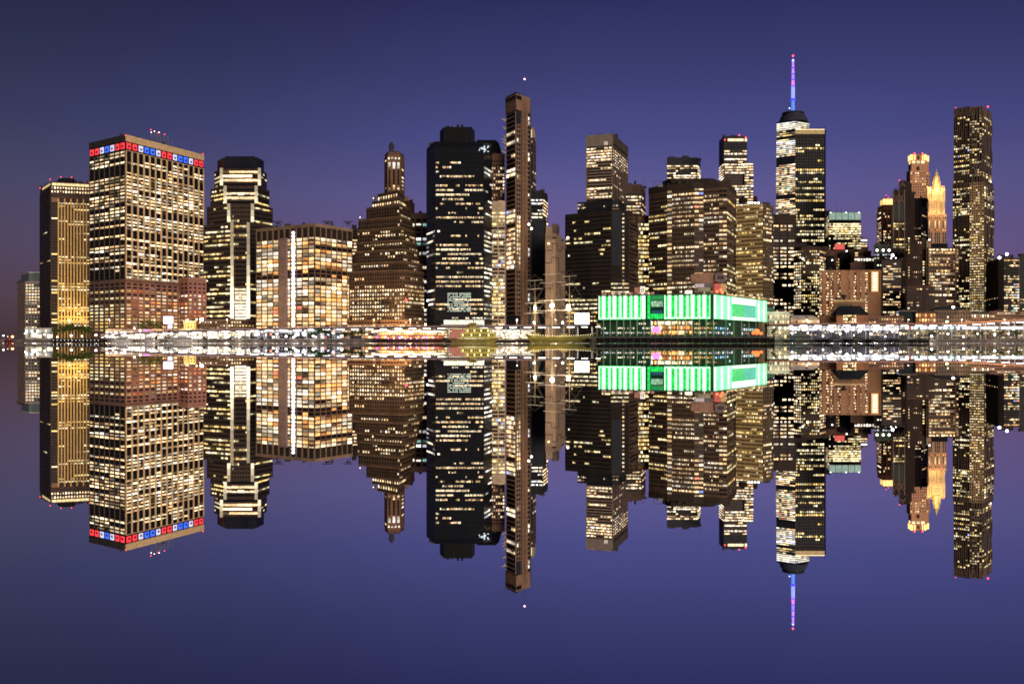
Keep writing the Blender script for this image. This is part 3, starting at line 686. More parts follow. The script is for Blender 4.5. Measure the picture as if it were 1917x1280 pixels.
def b19():
    s = Bld('office_tower', 'khaki tower of fine gridded stripes right of the wide brown octagonal tower', 1410, 900)
    t = wall((.62, .45, .21), .75, .12); dkt = wall((.14, .105, .075))
    s.vol([(1378, 1.02), (1428, 1), (1447.5, 1.018)], 900, 381, t, zones=[
        Zn(f=0, n=22, t=386, b=600, p=7.4, pat='234245234344546', pal='Y', w=.88, h=.42, corr=.8, rel='vh', rm=t, rd=.35, st=1.4, rw=.12),
        Zn(f=1, n=6, t=386, b=600, p=7.4, pat='342213241452', pal='N', w=.8, h=.45, rel='h', rm=dkt, rd=.35, st=1.5)])
    s.panel(1, 0, 1, 381, 386, dkt, .5, 'parapet')
    Y = 915
    for px, r_, py in ((1391, 8.5, 370), (1414, 4, 367)):
        m = MB(); q = Y / F; cx = X(px, Y); m.lathe((cx, Y, 0), [(r_ * q, Z(382, Y) + 1.5), (r_ * q, Z(py + 4, Y)), (r_ * .7 * q, Z(py + 1, Y)), (.3, Z(py, Y))], 12)
        for a in range(5): m.tube((cx + r_ * q * .8 * math.cos(a * 1.256), Y + r_ * q * .8 * math.sin(a * 1.256), Z(388, Y)), (cx + r_ * q * .8 * math.cos(a * 1.256), Y + r_ * q * .8 * math.sin(a * 1.256), Z(381, Y)), .3)
        m.build('water_tank', wall((.035, .025, .022)), s.root)
    for px in (1403, 1408, 1414, 1420): s.beacons([(px, 380, 896)], emit((1, .95, .85), 5), 1.0, 'roof_lamp')
    s.done()
b19()
def b20():
    s = Bld('skyscraper', 'tallest tower with white lit floors and a blue and pink lit spire', 1484.6, 1900)
    Y = 1900; g = wall((.04, .045, .06), .25, .15)
    s.vol([(1454, 1.012), (1488.6, 1), (1515, 1.01)], Y, 224, g, bot=None, flare=.12, zones=[
        Zn(f=0, n=6, t=227, b=242, p=3.5, pat='9', pal='C', w=.97, h=.72, st=1.35, dim=0), Zn(f=1, n=5, t=227, b=242, p=3.5, pat='9', pal='C', w=.97, h=.72, st=1.35, dim=0),
        Zn(f=0, n=6, t=242, b=262, p=4.2, pat='26454', pal='Y', w=.97, h=.5, corr=.8, st=1.2), Zn(f=0, n=6, t=262, b=288, p=3.6, pat='9', pal='C', w=.97, h=.7, st=1.35, dim=0),
        Zn(f=0, n=7, t=288, b=410, p=3.6, pat='52336989797867963358578945', pal='N', w=.98, h=.55, st=1.6, corr=.8, accent=.03, dim=.35),
        Zn(f=1, n=5, t=242, b=410, p=3.6, pat='787989', pal='N', w=.98, h=.55, st=1.4)])
    cy = Y * 1.01 + 12; q = cy / F; cx = X(1484.6, cy)
    m = MB(); m.lathe((cx, cy, 0), [(27 * q, Z(224.5, Y)), (22 * q, Z(218, cy)), (17.5 * q, Z(217.5, cy)), (17.5 * q, Z(214.5, cy)), (20 * q, Z(214, cy)), (20 * q, Z(211.8, cy)), (17 * q, Z(211.8, cy)), (16 * q, Z(213, cy))], 20)
    m.build('crown_ring', wall((.05, .055, .075), .4), s.root)
    sg = [(211, 189, 3.6, 2.8, (.1, .22, 1), 1.2), (188, 186.5, 4.4, 4.4, (.05, .1, .7), .8), (186, 163, 3.6, 3.4, (.22, .28, 1), 1.6), (162, 151, 3.4, 2.6, (.8, .22, .9), 1.1), (150, 140, 3, 2.4, (.3, .18, 1), 1.5), (139, 129, 2.8, 2.2, (.5, .22, 1), 1.4), (128, 117, 2.6, 1.8, (.42, .2, 1), 1.4), (116, 112, 2.6, 1.6, (.8, .75, 1), 1.8), (112, 105, 1.0, .8, (.15, .1, .9), 1)]
    for a, b, r0, r1, c, st in sg:
        m = MB(); m.tube((cx, cy, Z(a, cy)), (cx, cy, Z(b, cy)), r0 * q, r1 * q, 8); seg = m.build('spire_segment', emit(c, st, var=.3), s.root)
        m = MB(); m.tube((cx, cy, Z(a, cy)), (cx, cy, Z(a - 1, cy)), r0 * q * 1.25, r0 * q * 1.25, 8); m.build('spire_collar', emit((.1, .08, .9), 1.0), seg)
    m = MB(); m.tube((cx, cy, Z(212, cy)), (cx, cy, Z(106, cy)), .8, .5, 6); m.build('spire_core', STEEL, s.root)
    s.beacons([(1484.6, 105, cy)], RED, 2.0); s.beacons([(1478, 203, cy)], emit((.5, .7, 1), 3), 1.5)
    s.done()
b20()
def b21():
    s = Bld('skyscraper', 'black slab tower with a gold lit parapet in front of the tallest tower', 1518, 1200)
    s.vol([(1488.8, 1.0), (1543, 1), (1546, 1.01)], 1200, 243, wall((.011, .009, .01), .35), depth=34, zones=[
        Zn(f=0, n=13, t=258, b=465, p=5.75, pat='002423121223243455556425334556434221', pal='Y', w=.72, h=.6, corr=.84, st=1.5, dim=.3, accent=.01, rel='v', rm=wall((.02, .017, .018)), rd=.3)])
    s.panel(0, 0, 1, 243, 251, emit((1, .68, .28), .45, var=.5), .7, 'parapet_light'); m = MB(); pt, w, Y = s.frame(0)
    for i in range(27): s.fbox(m, pt, i / 27, i / 27 + .012, Z(252, Y), Z(243, Y), .7, 1.1)
    m.build('parapet_fin', wall((.4, .28, .15)), s.root)
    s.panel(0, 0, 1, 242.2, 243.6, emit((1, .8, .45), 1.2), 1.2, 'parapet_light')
    s.done()
b21()
def b22():
    s = Bld('office_tower', 'dark brown flat roofed office tower below the tallest tower', 1466, 1000)
    w = wall((.06, .04, .035))
    s.vol([(1446, 1.0), (1491, 1)], 1000, 401, w, depth=30, zones=[Zn(f=0, n=12, cm='111011101110', t=420, b=600, p=7, pat='1235188875247532324451', pal='N', w=.95, h=.5, corr=.8, st=1.5, rel='h', rm=wall((.065, .045, .038)))])
    s.done()
    s = Bld('apartment_tower', 'tall dark apartment tower with warm window grid left of the long brown apartment slab', 1512, 930, 'apartment building')
    w = wall((.07, .045, .033))
    s.vol([(1486, 1.01), (1500, 1), (1534, 1.0), (1546, 1.02)], 930, 462, w, depth=30, cop=(wall((.05, .04, .035)), 1, .3), zones=[
        Zn(f=0, n=4, t=468, b=606, p=5.6, pat='6', pal='N', w=.6, h=.6, st=1.5), Zn(f=1, n=9, t=468, b=606, p=5.6, pat='3546543', pal='Y', w=.6, h=.58, st=1.4, corr=.4), Zn(f=2, n=4, t=468, b=606, p=5.6, pat='5', pal='W', w=.6, h=.6, st=1.5)])
    s.vol([(1491, 1), (1510, 1)], 935, 455, wall((.05, .035, .03)), bot=463, depth=18, name='roof_plant_room')
    s.beacons([(1503, 484, 925)], emit((.85, .9, 1), 7), 1.0); s.beacons([(1512, 492, 925)], emit((1, .7, .3), 6), 1.3)
    s.done()
b22()
def b23():
    s = Bld('glass_office_block', 'boxy tower with pale green glass top and bright gold floors', 1580, 1180, 'office building')
    s.vol([(1545.5, 1.04), (1552, 1), (1611.7, 1.0)], 1180, 397, wall((.07, .06, .055)), depth=34, zones=[
        Zn(f=1, n=16, t=413, b=440, p=4.5, pat='678999', pal='Y', w=.97, h=.62, corr=.85, st=1.6, dim=.1),
        Zn(f=1, n=22, t=440, b=540, p=4.5, pat='644465775667', pal='Y', w=.8, h=.6, corr=.7, st=1.5),
        Zn(f=0, n=3, t=401, b=440, p=4.5, pat='8', pal='N', w=.95, h=.5, st=.9)])
    for i in range(5): s.panel(1, i / 5 + .008, (i + 1) / 5 - .008, 397.8, 411.5, emit((.55, .8, .66), .42, var=.45), .4, 'glass_screen')
    s.beacons([(1555, 398, 1178), (1584, 398, 1178), (1608, 398, 1178)], emit((.8, 1, .85), 3), .9)
    s.done()
    s = Bld('office_block', 'small distant block with a bright pale roof edge right of the pale green topped tower', 1617, 1250, 'building')
    s.vol([(1608, 1.0), (1623, 1)], 1250, 448, wall((.07, .06, .06)), depth=24, zones=[Zn(f=0, n=5, t=454, b=500, p=4.4, pat='7654', pal='N', w=.9, h=.5)])
    s.panel(0, 0, 1, 448.5, 451.5, emit((1, .85, .85), 2), .5, 'crown_glow'); s.done()
b23()
def b25():
    s = Bld('brick_building', 'dark building carrying a red lit box and a black tank on its roof', 1570, 1000, 'building')
    s.vol([(1546, 1.0), (1549, 1), (1600, 1)], 1000, 467, wall((.13, .075, .055)), depth=30, zones=[Zn(f=1, n=2, u0=.32, u1=.44, t=483, b=520, p=5.2, pat='9', pal='Y', w=.7, h=.5, st=1.1), Zn(f=1, n=4, u0=.45, u1=1, t=468, b=474, p=5, pat='3', pal='N', w=.4, h=.4)])
    s.vol([(1548, 1), (1562, 1)], 996, 479, wall((.018, .018, .02)), bot=508, depth=3, name='black_screen')
    s.vol([(1571.5, 1), (1593, 1)], 996, 472, wall((.016, .016, .018)), bot=502, depth=3.5, name='black_screen')
    s.vol([(1562.5, 1), (1581, 1)], 995, 457, emit((.85, .08, .07), .7, var=.3), bot=466.5, depth=8, name='red_light_box')
    s.beacons([(1558, 487, 994), (1585, 470, 990)], emit((1, .9, .8), 5), .9)
    s.done()
    s = Bld('stepped_building', 'brown stepped pyramid topped building with one row of round white windows', 1617, 960, 'building')
    w = wall((.15, .09, .065))
    for i, (l, r_, t, bt) in enumerate(((1592, 1643, 492, None), (1599, 1637, 480, 492), (1606, 1631, 470, 480), (1612, 1625, 462, 470))):
        s.vol([(l, 1), (r_, 1)], 960 + 3 * i, t, w, bot=bt, depth=24 - 5 * i, name='wall' if not i else 'setback_tier', cop=(wall((.18, .11, .08)), .7, .4), zones=[
            [Zn(f=0, n=10, t=496, b=520, p=9, pat='13', pal='N', w=.4, h=.4)], [Zn(f=0, n=7, t=482, b=491, p=9, pat='9', pal='C', w=.6, h=.5, st=2)], [Zn(f=0, n=3, t=473, b=480, p=7, pat='0', w=.4, h=.6)], []][i])
    s.done()
b25()
def b27():
    s = Bld('apartment_slab', 'long orange brown apartment slab with a glowing stairwell at its right end', 1590, 880, 'apartment building')
    w = wall((.44, .23, .125), .85, .12)
    s.vol([(1534, 1.008), (1652, 1.0)], 880, 505.5, w, depth=26, cop=(wall((.42, .23, .13)), 1.0, .3), zones=[Zn(f=0, n=44, cm='11000011001100001111000000110011000011001100001111000000'[:44], u0=0, u1=.8, t=509, b=606, p=5.45, pat='545465545', pal='N', w=.8, h=.5, st=1.8, corr=.2, dim=.2)])
    for u, hw in ((.073, .03), (.164, .012), (.236, .012), (.382, .046), (.509, .03), (.6, .012), (.69, .03)): s.panel(0, u - hw, u + hw, 506.5, 604, wall((.52, .28, .16), .85, .12), .9, 'bay')
    s.panel(0, .82, .935, 508, 546, emit((1, .5, .15), .75, var=.25), .5, 'stairwell_glazing')
    pt, wd, Y = s.frame(0)
    for i in range(8):
        m = MB(); z = Z(512 + i * 4.4, Y); s.fbox(m, pt, .845, .915, z - .45, z + .6, .5, .8); m.build('stair_lamp', emit((1, .92, .75), 2.2), s.root)
    s.panel(0, .8, .82, 508, 546, wall((.25, .12, .06)), .7, 'pier'); s.panel(0, .94, .96, 508, 546, wall((.3, .14, .07)), .7, 'pier')
    s.done()
b27()
def b28():
    s = Bld('apartment_tower', 'orange lit tower with a flat glowing gold crown left of the black gabled tower', 1657, 1100, 'tower')
    w = wall((.5, .26, .13))
    s.vol([(1642.5, 1.02), (1651, 1), (1676, 1.0)], 1100, 384, w, depth=24, zones=[
        Zn(f=0, n=4, t=395, b=470, p=4.6, pat='14668887', pal='W', w=.7, h=.5, rel='h', rm=wall((.4, .25, .16)), rd=.8, st=1.3), Zn(f=1, n=9, cm='011011011', t=392, b=470, p=5.4, pat='13232433', pal='W', w=.6, h=.6, st=1.4)])
    s.vol([(1648, 1.01), (1653, 1), (1674, 1.0)], 1104, 371, wall((.7, .5, .3)), bot=384, depth=20, name='crown')
    for u in range(4): s.panel(1, u / 4 + .02, (u + 1) / 4 - .02, 372.5, 383, emit((1, .6, .2), 2.0, var=.4), .5, 'crown_glow')
    s.panel(0, .05, .95, 373.5, 383, emit((1, .6, .2), 1.2, var=.4), .5, 'crown_glow')
    m = MB(); m.tube((X(1659, 1110), 1110, Z(371, 1110)), (X(1659, 1110), 1110, Z(366, 1110)), .3); m.build('mast', STEEL, s.root); s.beacons([(1659, 366, 1110), (1663, 369.5, 1110)]); s.done()
b28()
def b30():
    s = Bld('stone_tower', 'tall pinkish stone tower with gold lit corner pavilions behind the black gabled tower', 1719, 1320)
    w = wall((.66, .34, .19), .8, .12); Y = 1320
    s.vol([(1697, 1.01), (1704, 1), (1734, 1), (1741, 1.01)], Y, 319, w, depth=34, zones=[
        Zn(f=1, n=7, t=322, b=410, p=5.2, pat='382100003', pal='W', w=.4, h=.5, corr=.3, st=1.4), Zn(f=0, n=2, t=325, b=410, p=5.2, pat='1', w=.4, h=.5), Zn(f=2, n=2, t=322, b=410, p=5.2, pat='3411', pal='O', w=.5, h=.5, st=1.5)])
    s.vol([(1700.5, 1.01), (1706, 1), (1732, 1), (1738.5, 1.01)], Y + 5, 289, w, bot=319, depth=28, name='crown', cop=(wall((.45, .28, .18)), 1, .4), zones=[Zn(f=1, n=3, t=301, b=307, p=6, pat='9', pal='Y', w=.7, h=.8, st=2.2, dim=0), Zn(f=0, n=1, t=301, b=307, p=6, pat='9', pal='Y', w=.6, h=.7, st=2, dim=0), Zn(f=1, n=1, u0=.38, u1=.62, t=291, b=299, p=8, pat='0', w=.7, h=.8)])
    for f, a, b in ((1, .0, .1), (1, .2, .28), (1, .78, .84), (1, .93, 1), (0, .1, .4), (0, .7, 1), (2, .0, .25), (2, .6, .9)):
        s.panel(f, a, b, 289.5, 300, emit((1, .62, .2), 2.0, var=.5), .9, 'crown_glow')  # warm floodlighting of the crown corners put into emissive panels
    s.beacons([(1712, 287, Y), (1727, 287, Y)], RED, 1); s.done()
b30()
def b31():
    s = Bld('gothic_tower', 'gothic stone tower with a floodlit golden spire in front of the pinkish stone tower', 1752, 1180)
    w = wall((.58, .34, .2), .8, .12); cream = wall((.75, .58, .34), .7, .1); Y = 1180
    s.vol([(1732.5, 1.005), (1738, 1), (1771.5, 1)], Y, 402, w, depth=28, cop=(wall((.45, .28, .2)), 1, .5), zones=[
        Zn(f=1, n=9, cm='110111011', t=413, b=427, p=13, pat='0', w=.6, h=.95), Zn(f=1, n=9, cm='110111011', t=429, b=433, p=5, pat='4', pal='O', w=.6, h=.6), Zn(f=1, n=9, cm='110111011', t=435, b=455, p=6.5, pat='0', w=.6, h=.9), Zn(f=1, n=9, cm='110111011', t=405, b=410, p=5, pat='0', w=.5, h=.6)])
    s.vol([(1733, 1.005), (1738, 1), (1769, 1)], Y + 3, 375, cream, bot=402, depth=24, name='setback_tier', cop=(cream, 1, .6), zones=[Zn(f=1, n=7, cm='0101010', t=378, b=401, p=4.9, pat='0', w=.35, h=.4)])
    pt, wd, _ = s.frame(1); m = MB()
    for i in range(6):
        for du in (0, .05): s.fbox(m, pt, i / 6 + du, i / 6 + .03 + du, Z(402, Y), Z(373 - (i % 2) * 1.5, Y), 0, .8)
    m.build('pilaster', cream, s.root)
    s.vol([(1742.5, 1.003), (1745, 1), (1763, 1)], Y + 7, 356, cream, bot=376, depth=18, name='setback_tier', zones=[Zn(f=1, n=5, cm='01110', t=360, b=374, p=4.6, pat='0', w=.4, h=.4)])
    for px in (1736.5, 1741, 1764, 1767.5):
        m = MB(); yy = Y + 8; q = yy / F; m.lathe((X(px, yy), yy, 0), [(2.1 * q, Z(376, yy)), (2.1 * q, Z(356, yy)), (2.5 * q, Z(356, yy)), (2.3 * q, Z(354, yy)), (1.2 * q, Z(351, yy)), (.2, Z(347.5, yy))], 8)
        m.build('turret', cream, s.root)
    yy = Y + 14; q = yy / F; cx = X(1753, yy); m = MB()
    m.lathe((cx, yy, 0), [(11 * q, Z(357, yy)), (8 * q, Z(349, yy)), (6.2 * q, Z(340, yy)), (4.8 * q, Z(333, yy)), (4.4 * q, Z(330, yy)), (2.7 * q, Z(327, yy)), (2.5 * q, Z(323, yy)), (.9 * q, Z(320, yy)), (.2, Z(316, yy))], 8)
    m.build('spire_roof', wall((.6, .5, .28), .6, .35, .5), s.root)
    m = MB()
    for a in range(8):
        t = a * math.pi / 4
        for zz, rr in ((350, 8.6), (341, 6.8), (333.5, 5.2)):
            x_, y_ = cx + rr * q * math.cos(t), yy + rr * q * math.sin(t); m.tube((x_, y_, Z(zz + 3, yy)), (x_, y_, Z(zz - 3, yy)), .5 * q, .05, 5)
    m.build('pinnacle', cream, s.root)
    for (px, py, dy, e) in ((1735, 398, -4, 2100), (1742, 398, -4, 1500), (1753, 398, -4, 2100), (1762, 398, -4, 1500), (1769, 398, -4, 2100), (1741, 371, -3, 1700), (1753, 371, -3, 1700), (1765, 371, -3, 1700), (1747, 351, 1, 9000), (1759, 351, 1, 9000), (1753, 336, 3, 7500)):
        lamp('floodlight', (X(px, Y), Y + dy, Z(py, Y)), e, (1, .64, .27), .6, s.root)
    s.done()
b31()
def b29():
    s = Bld('gabled_tower', 'black postmodern tower with stepped gable top and crossed braces', 1692, 950)
    w = wall((.045, .03, .026)); gl = wall((.018, .025, .026), .25); br = wall((.3, .2, .15)); Y = 950
    s.vol([(1671, 1.0), (1695, 1), (1712, 1.03)], Y, 356, w, depth=26, zones=[Zn(f=0, n=4, t=412, b=470, p=4.8, pat='22340030990', pal='Y', w=.8, h=.55, st=1.3, unlit=False, corr=.6), Zn(f=1, n=4, t=420, b=470, p=5, pat='0012', pal='N', w=.4, h=.4, unlit=False)])
    s.vol([(1683.5, 1.0), (1695, 1), (1707, 1.02)], Y + 1.5, 338, w, bot=356.5, depth=22, name='upper_shaft')
    m = MB(); yf = Y - .6
    def bar(x0, y0, x1, y1, r_=.35): m.tube((X(x0, Y), yf, Z(y0, Y)), (X(x1, Y), yf, Z(y1, Y)), r_)
    bar(1684, 350, 1689, 341); bar(1694, 350, 1689, 341); bar(1686, 347, 1692, 347)
    for x in (1673, 1683):
        bar(x, 365, x + 8, 377); bar(x + 8, 365, x, 377); bar(x, 380, x + 4, 375.5); bar(x + 8, 380, x + 4, 375.5)
        bar(x, 460, x + 8, 476); bar(x + 8, 460, x, 476)
    for x in (1671.5, 1682, 1692.5): bar(x, 356, x, 600, .5)
    m.build('brace', br, s.root)
    for x in (1673, 1683.2):
        q = MB(); q.box((X(x, Y), Y - .3, Z(413, Y)), (X(x + 8, Y), Y - .05, Z(381, Y))); q.build('glass_bay', gl, s.root)
    s.beacons([(1684, 338, 950)], RED, .5); s.done()
    s = Bld('apartment_tower', 'dark flat topped tower between the black gabled tower and the gothic tower', 1722, 1010, 'building')
    s.vol([(1706, 1.0), (1724, 1), (1735, 1.02)], 1010, 371, wall((.05, .035, .03)), depth=24, zones=[Zn(f=0, n=5, t=380, b=470, p=4.9, pat='00110', pal='W', w=.4, h=.4), Zn(f=1, n=4, t=385, b=470, p=4.9, pat='01133', pal='W', w=.7, h=.5, rel='h', rm=wall((.16, .1, .075)), rd=.8)])
    s.done()
    s = Bld('brick_building', 'blank brown wall with a column of small yellow windows below the black gabled tower', 1715, 905, 'building')
    s.vol([(1697, 1.0), (1738, 1)], 905, 448, wall((.06, .038, .03)), depth=24, zones=[
        Zn(f=0, n=1, u0=.06, u1=.16, t=444, b=476, p=5, pat='9', pal='Y', w=.6, h=.55, st=1.3), Zn(f=0, n=1, u0=.06, u1=.16, t=498, b=524, p=5, pat='8', pal='N', w=.5, h=.5), Zn(f=0, n=1, u0=.72, u1=.84, t=488, b=560, p=5.2, pat='7', pal='Y', w=.6, h=.55, st=1.4), Zn(f=0, n=4, u0=.3, u1=.7, t=450, b=560, p=9, pat='2', pal='N', w=.3, h=.3, unlit=False)])
    s.done()
b29()
def b32():
    s = Bld('rippled_tower', 'very tall steel tower with wavy facade and scattered golden windows at the right', 1821, 950, 'apartment building')
    st = wall((.16, .115, .085), .55, .3, .1, .2); w2 = wall((.6, .42, .24), .5, .3, .2); Y = 950; r = random.Random(9)
    def waves(f, cols, t, b, mat, dep):
        pt, w, _ = s.frame(f); m = MB(); N = 28
        for i in range(cols + 1):
            u = i / cols; ph = r.uniform(0, 6)
            for j in range(N):
                za = Z(b, Y) + (Z(t, Y) - Z(b, Y)) * j / N; zb = Z(b, Y) + (Z(t, Y) - Z(b, Y)) * (j + 1) / N
                da = dep * (.55 + .45 * math.sin(ph + j * .55 + i)); hw = .16 / cols
                s.fbox(m, pt, max(0, u - hw), min(1, u + hw), za, zb, 0, da)
        m.build('steel_fold', mat, s.root)
    s.vol([(1785.6, 1.01), (1815, 1), (1838, .995), (1856, 1.025)], Y, 201, st, bot=343, depth=30, zones=[
        Zn(f=0, n=8, t=217, b=341, p=4.85, pat='21223043404406564606353', pal='Y', w=.86, h=.62, corr=.6, st=1.4, dim=.25, accent=.02),
        Zn(f=1, n=5, t=217, b=341, p=4.85, pat='2456333235364450', pal='Y', w=.8, h=.6, corr=.3, st=1.1, dim=.5, accent=.03),
        Zn(f=2, n=5, t=217, b=341, p=4.85, pat='933322120201303003420', pal='Y', w=.8, h=.7, corr=.5, st=1.4)])
    waves(0, 8, 202, 343, st, .9); waves(1, 5, 202, 343, st, 1.6); waves(2, 5, 202, 343, st, 1.2)
    s.vol([(1783.8, 1.012), (1815, 1), (1842, .994), (1860, 1.028)], Y - 1.5, 342, st, depth=34, name='lower_shaft', zones=[
        Zn(f=0, n=9, t=350, b=600, p=4.85, pat='6355356886100133134445322135003533442455677543', pal='Y', w=.82, h=.62, corr=.6, st=1.4, dim=.2, accent=.02),
        Zn(f=1, n=7, t=350, b=590, p=4.85, pat='2222332333444545555566777788899999998', pal='Y', w=.78, h=.58, corr=.2, st=1.6, dim=.35),
        Zn(f=2, n=5, t=350, b=600, p=4.85, pat='57464553010243434544666432', pal='Y', w=.8, h=.62, corr=.4, st=1.4)])
    waves(0, 9, 343, 600, st, .9); waves(1, 7, 343, 590, w2, 1.8); waves(2, 5, 343, 600, st, 1.1)
    pt, w, _ = s.frame(1); m = MB()
    for j in range(50):
        z = Z(350 + j * 4.85, Y); s.fbox(m, pt, 0, 1, z - .45, z + .45, 0, 1.3)
    m.build('steel_band', w2, s.root)
    for f, a, b in ((0, .55, .8),): s.panel(f, a, b, 395, 399, emit((1, .75, .35), 2.2), .8, 'bright_window')
    s.vol([(1790, 1.01), (1815, 1), (1852, 1.02)], Y + 4, 199.5, wall((.05, .04, .035)), bot=203, depth=20, name='parapet')
    s.beacons([(1849.5, 200, Y)], RED, .9); s.beacons([(1789, 202, Y)], RED, .4)
    s.done()
b32()
def b34():
    s = Bld('balcony_apartment_block', 'apartment block striped by brown balconies and rounded left corner in front of the gothic tower', 1760, 900, 'apartment building')
    w = wall((.065, .04, .03)); bc = wall((.27, .16, .1))
    s.vol([(1731.5, 1.02), (1737, 1), (1788, 1), (1794, 1.01)], 900, 463.5, w, depth=28, zones=[
        Zn(f=0, n=1, t=465, b=606, p=5.7, pat='2', pal='W', w=.8, h=.5, rel='h', rm=bc, rd=1.4), Zn(f=1, n=16, t=465, b=606, p=5.7, pat='9335365853033656', pal='W', w=.8, h=.56, corr=.7, rel='h', rm=bc, rd=1.5, st=1.5), Zn(f=2, n=2, t=465, b=606, p=5.7, pat='4', pal='W', w=.6, h=.5, rel='h', rm=bc, rd=.8)])
    s.vol([(1743, 1), (1774, 1)], 908, 455.5, wall((.015, .017, .02)), bot=464, depth=14, name='roof_plant_room')
    m = MB(); m.box((X(1737.5, 900), 903, Z(464, 900)), (X(1740, 900), 905, Z(450, 900))); m.build('chimney', wall((.35, .38, .25)), s.root)
    s.beacons([(1740, 449, 902)], emit((1, .95, .85), 5), .9); s.done()
b34()
def b35():
    s = Bld('apartment_tower', 'dark apartment tower with a bright white rooftop lamp right of the long brown slab', 1672, 880, 'apartment building')
    w = wall((.03, .021, .018))
    s.vol([(1650, 1.0), (1687, 1), (1697, 1.02)], 880, 484.5, w, depth=26, zones=[
        Zn(f=0, n=12, t=487, b=606, p=4.85, pat='0464365065045344345565', pal='W', w=.85, h=.55, corr=.65, st=1.5, rel='h', rm=wall((.09, .06, .048)), rd=.6, cm='011111111111', accent=.02), Zn(f=1, n=1, t=487, b=606, p=4.85, pat='1', pal='N', w=.3, h=.4)])
    s.beacons([(1671, 478, 882)], emit((.8, .78, 1), 14), 1.4); s.beacons([(1677, 483, 878), (1668, 483.5, 878)], emit((1, .95, .9), 4), .7); s.done()
    s = Bld('office_block', 'small dark block with three white lamps under its roof and a domed tank', 1654, 945, 'building')
    s.vol([(1636, 1.0), (1672, 1)], 945, 458.5, wall((.05, .055, .05)), depth=24, cop=(wall((.1, .1, .09)), .8, .4), zones=[Zn(f=0, n=7, t=474, b=500, p=7, pat='5334', pal='C', w=.6, h=.4, corr=.4)])
    for px in (1642, 1653.5, 1664.5): s.beacons([(px, 468.5, 943)], emit((1, .98, .8), 6), 1.3, 'wall_lamp')
    m = MB(); m.lathe((X(1656, 950), 955, 0), [(7 * .57, Z(459, 950)), (6.6 * .57, Z(455, 950)), (4.6 * .57, Z(452, 950)), (.3, Z(450.5, 950))], 12); m.build('domed_tank', wall((.03, .025, .022)), s.root)
    s.done()
    s = Bld('brick_building', 'low dark brown apartment block standing below the blank dark wall building', 1715, 850, 'apartment building')
    s.vol([(1698, 1.0), (1750, 1)], 850, 536, wall((.08, .05, .038)), depth=20, cop=(wall((.12, .07, .05)), .8, .3), zones=[Zn(f=0, n=9, cm='110110111', t=539, b=600, p=5, pat='5211111', pal='N', w=.7, h=.5, st=1.3)]); s.done()
b35()
def b36():
    s = Bld('apartment_tower', 'black boxy apartment tower with two bright roof lamps near the right edge', 1877, 850, 'apartment building')
    w = wall((.018, .013, .012))
    s.vol([(1846.5, 1.06), (1870, 1), (1908, 1.0)], 850, 483.5, w, depth=30, cop=(wall((.05, .035, .03)), 1, .3), zones=[
        Zn(f=0, n=5, t=488, b=606, p=5.1, pat='0010', pal='W', w=.4, h=.4, rel='v', rm=w), Zn(f=1, n=8, u0=.25, u1=1, t=485, b=590, p=5.1, pat='5313046346764534454', pal='W', w=.85, h=.58, corr=.5, st=1.5, accent=.05)])
    s.vol([(1868, 1), (1897, 1)], 858, 477, wall((.03, .025, .025)), bot=484, depth=12, name='roof_plant_room')
    s.beacons([(1871, 482.5, 848), (1885, 476, 852)], emit((.85, .78, 1), 14), 1.3); s.done()
    s = Bld('office_block', 'grey green tower cut by the right edge of the photo', 1918, 865, 'building')
    s.vol([(1908.5, 1.0), (1935, 1)], 865, 480, wall((.05, .055, .05)), depth=24, zones=[Zn(f=0, n=5, t=486, b=600, p=6, pat='00000122233', pal='N', w=.7, h=.5)]); s.done()
b36()

# ================================================================== LOW ROW BEHIND THE QUAY
def low(name, label, x0, x1, Y, top, col, cat='building', zones=(), cop=None, depth=14, seed=None, cap=60):
    s = Bld(name, label, (x0 + x1) / 2, Y, cat)
    s.vol([(x0, 1), (x1, 1)], Y, top, wall(col), depth=depth, cop=cop, zones=zones)
    return s
white = wall((.7, .68, .64), .7, .1)
low('ferry_terminal', 'small white lit terminal hall under the pale block at the far left', 47, 99, 790, 614.5, (.45, .45, .42), zones=[Zn(f=0, n=10, t=616, b=634, p=9, pat='99', pal='C', w=.8, h=.75, st=2.0)], cop=(white, .8, .5)).done(30)
low('brick_building', 'low brown brick depot at the foot of the stepped white columned tower', 366, 374, 800, 612, (.14, .08, .05)).done(5)
low('kiosk', 'small yellow floodlit building beside the reddish slanted grid building', 344, 367, 770, 601, (.62, .5, .22), zones=[Zn(f=0, n=4, t=604, b=618, p=5, pat='22', pal='Y', w=.35, h=.4)], cop=(white, .5, .3)).done(8)
lamp('kiosk_lamp', (X(352, 755), 755, 14), 9000, (1, .8, .35), .5)
low('ferry_terminal', 'long brilliantly white lit terminal hall beneath the viaduct at left', 198, 470, 757, 616, (.3, .28, .26), zones=[Zn(f=0, n=64, t=620, b=634, p=4.7, pat='985', pal='C', w=.88, h=.72, st=2.8, dim=.2, corr=.4)], depth=10).done(100)
low('ferry_terminal', 'white lit hall with purple tint below the amber glass block', 472, 640, 757, 614, (.2, .19, .22), zones=[Zn(f=0, n=36, t=617.5, b=634, p=5.5, pat='9643', pal='C', w=.88, h=.7, st=2.4, dim=.3, corr=.4, accent=.08)], depth=10).done(80)
low('boat_house', 'dark low waterfront shed behind the party boat', 640, 850, 757, 615.5, (.1, .07, .06), zones=[Zn(f=0, n=34, t=618, b=634, p=5.3, pat='676', pal='O', w=.8, h=.6, st=2.2)], depth=10).done(60)
low('boat_house', 'low white roofed shed between the black octagonal tower and the sailing ship', 905, 1000, 752, 618, (.5, .48, .42), zones=[Zn(f=0, n=16, t=621, b=634, p=4.4, pat='787', pal='N', w=.8, h=.7, st=2.4)], cop=(white, .7, .4), depth=10).done(40)
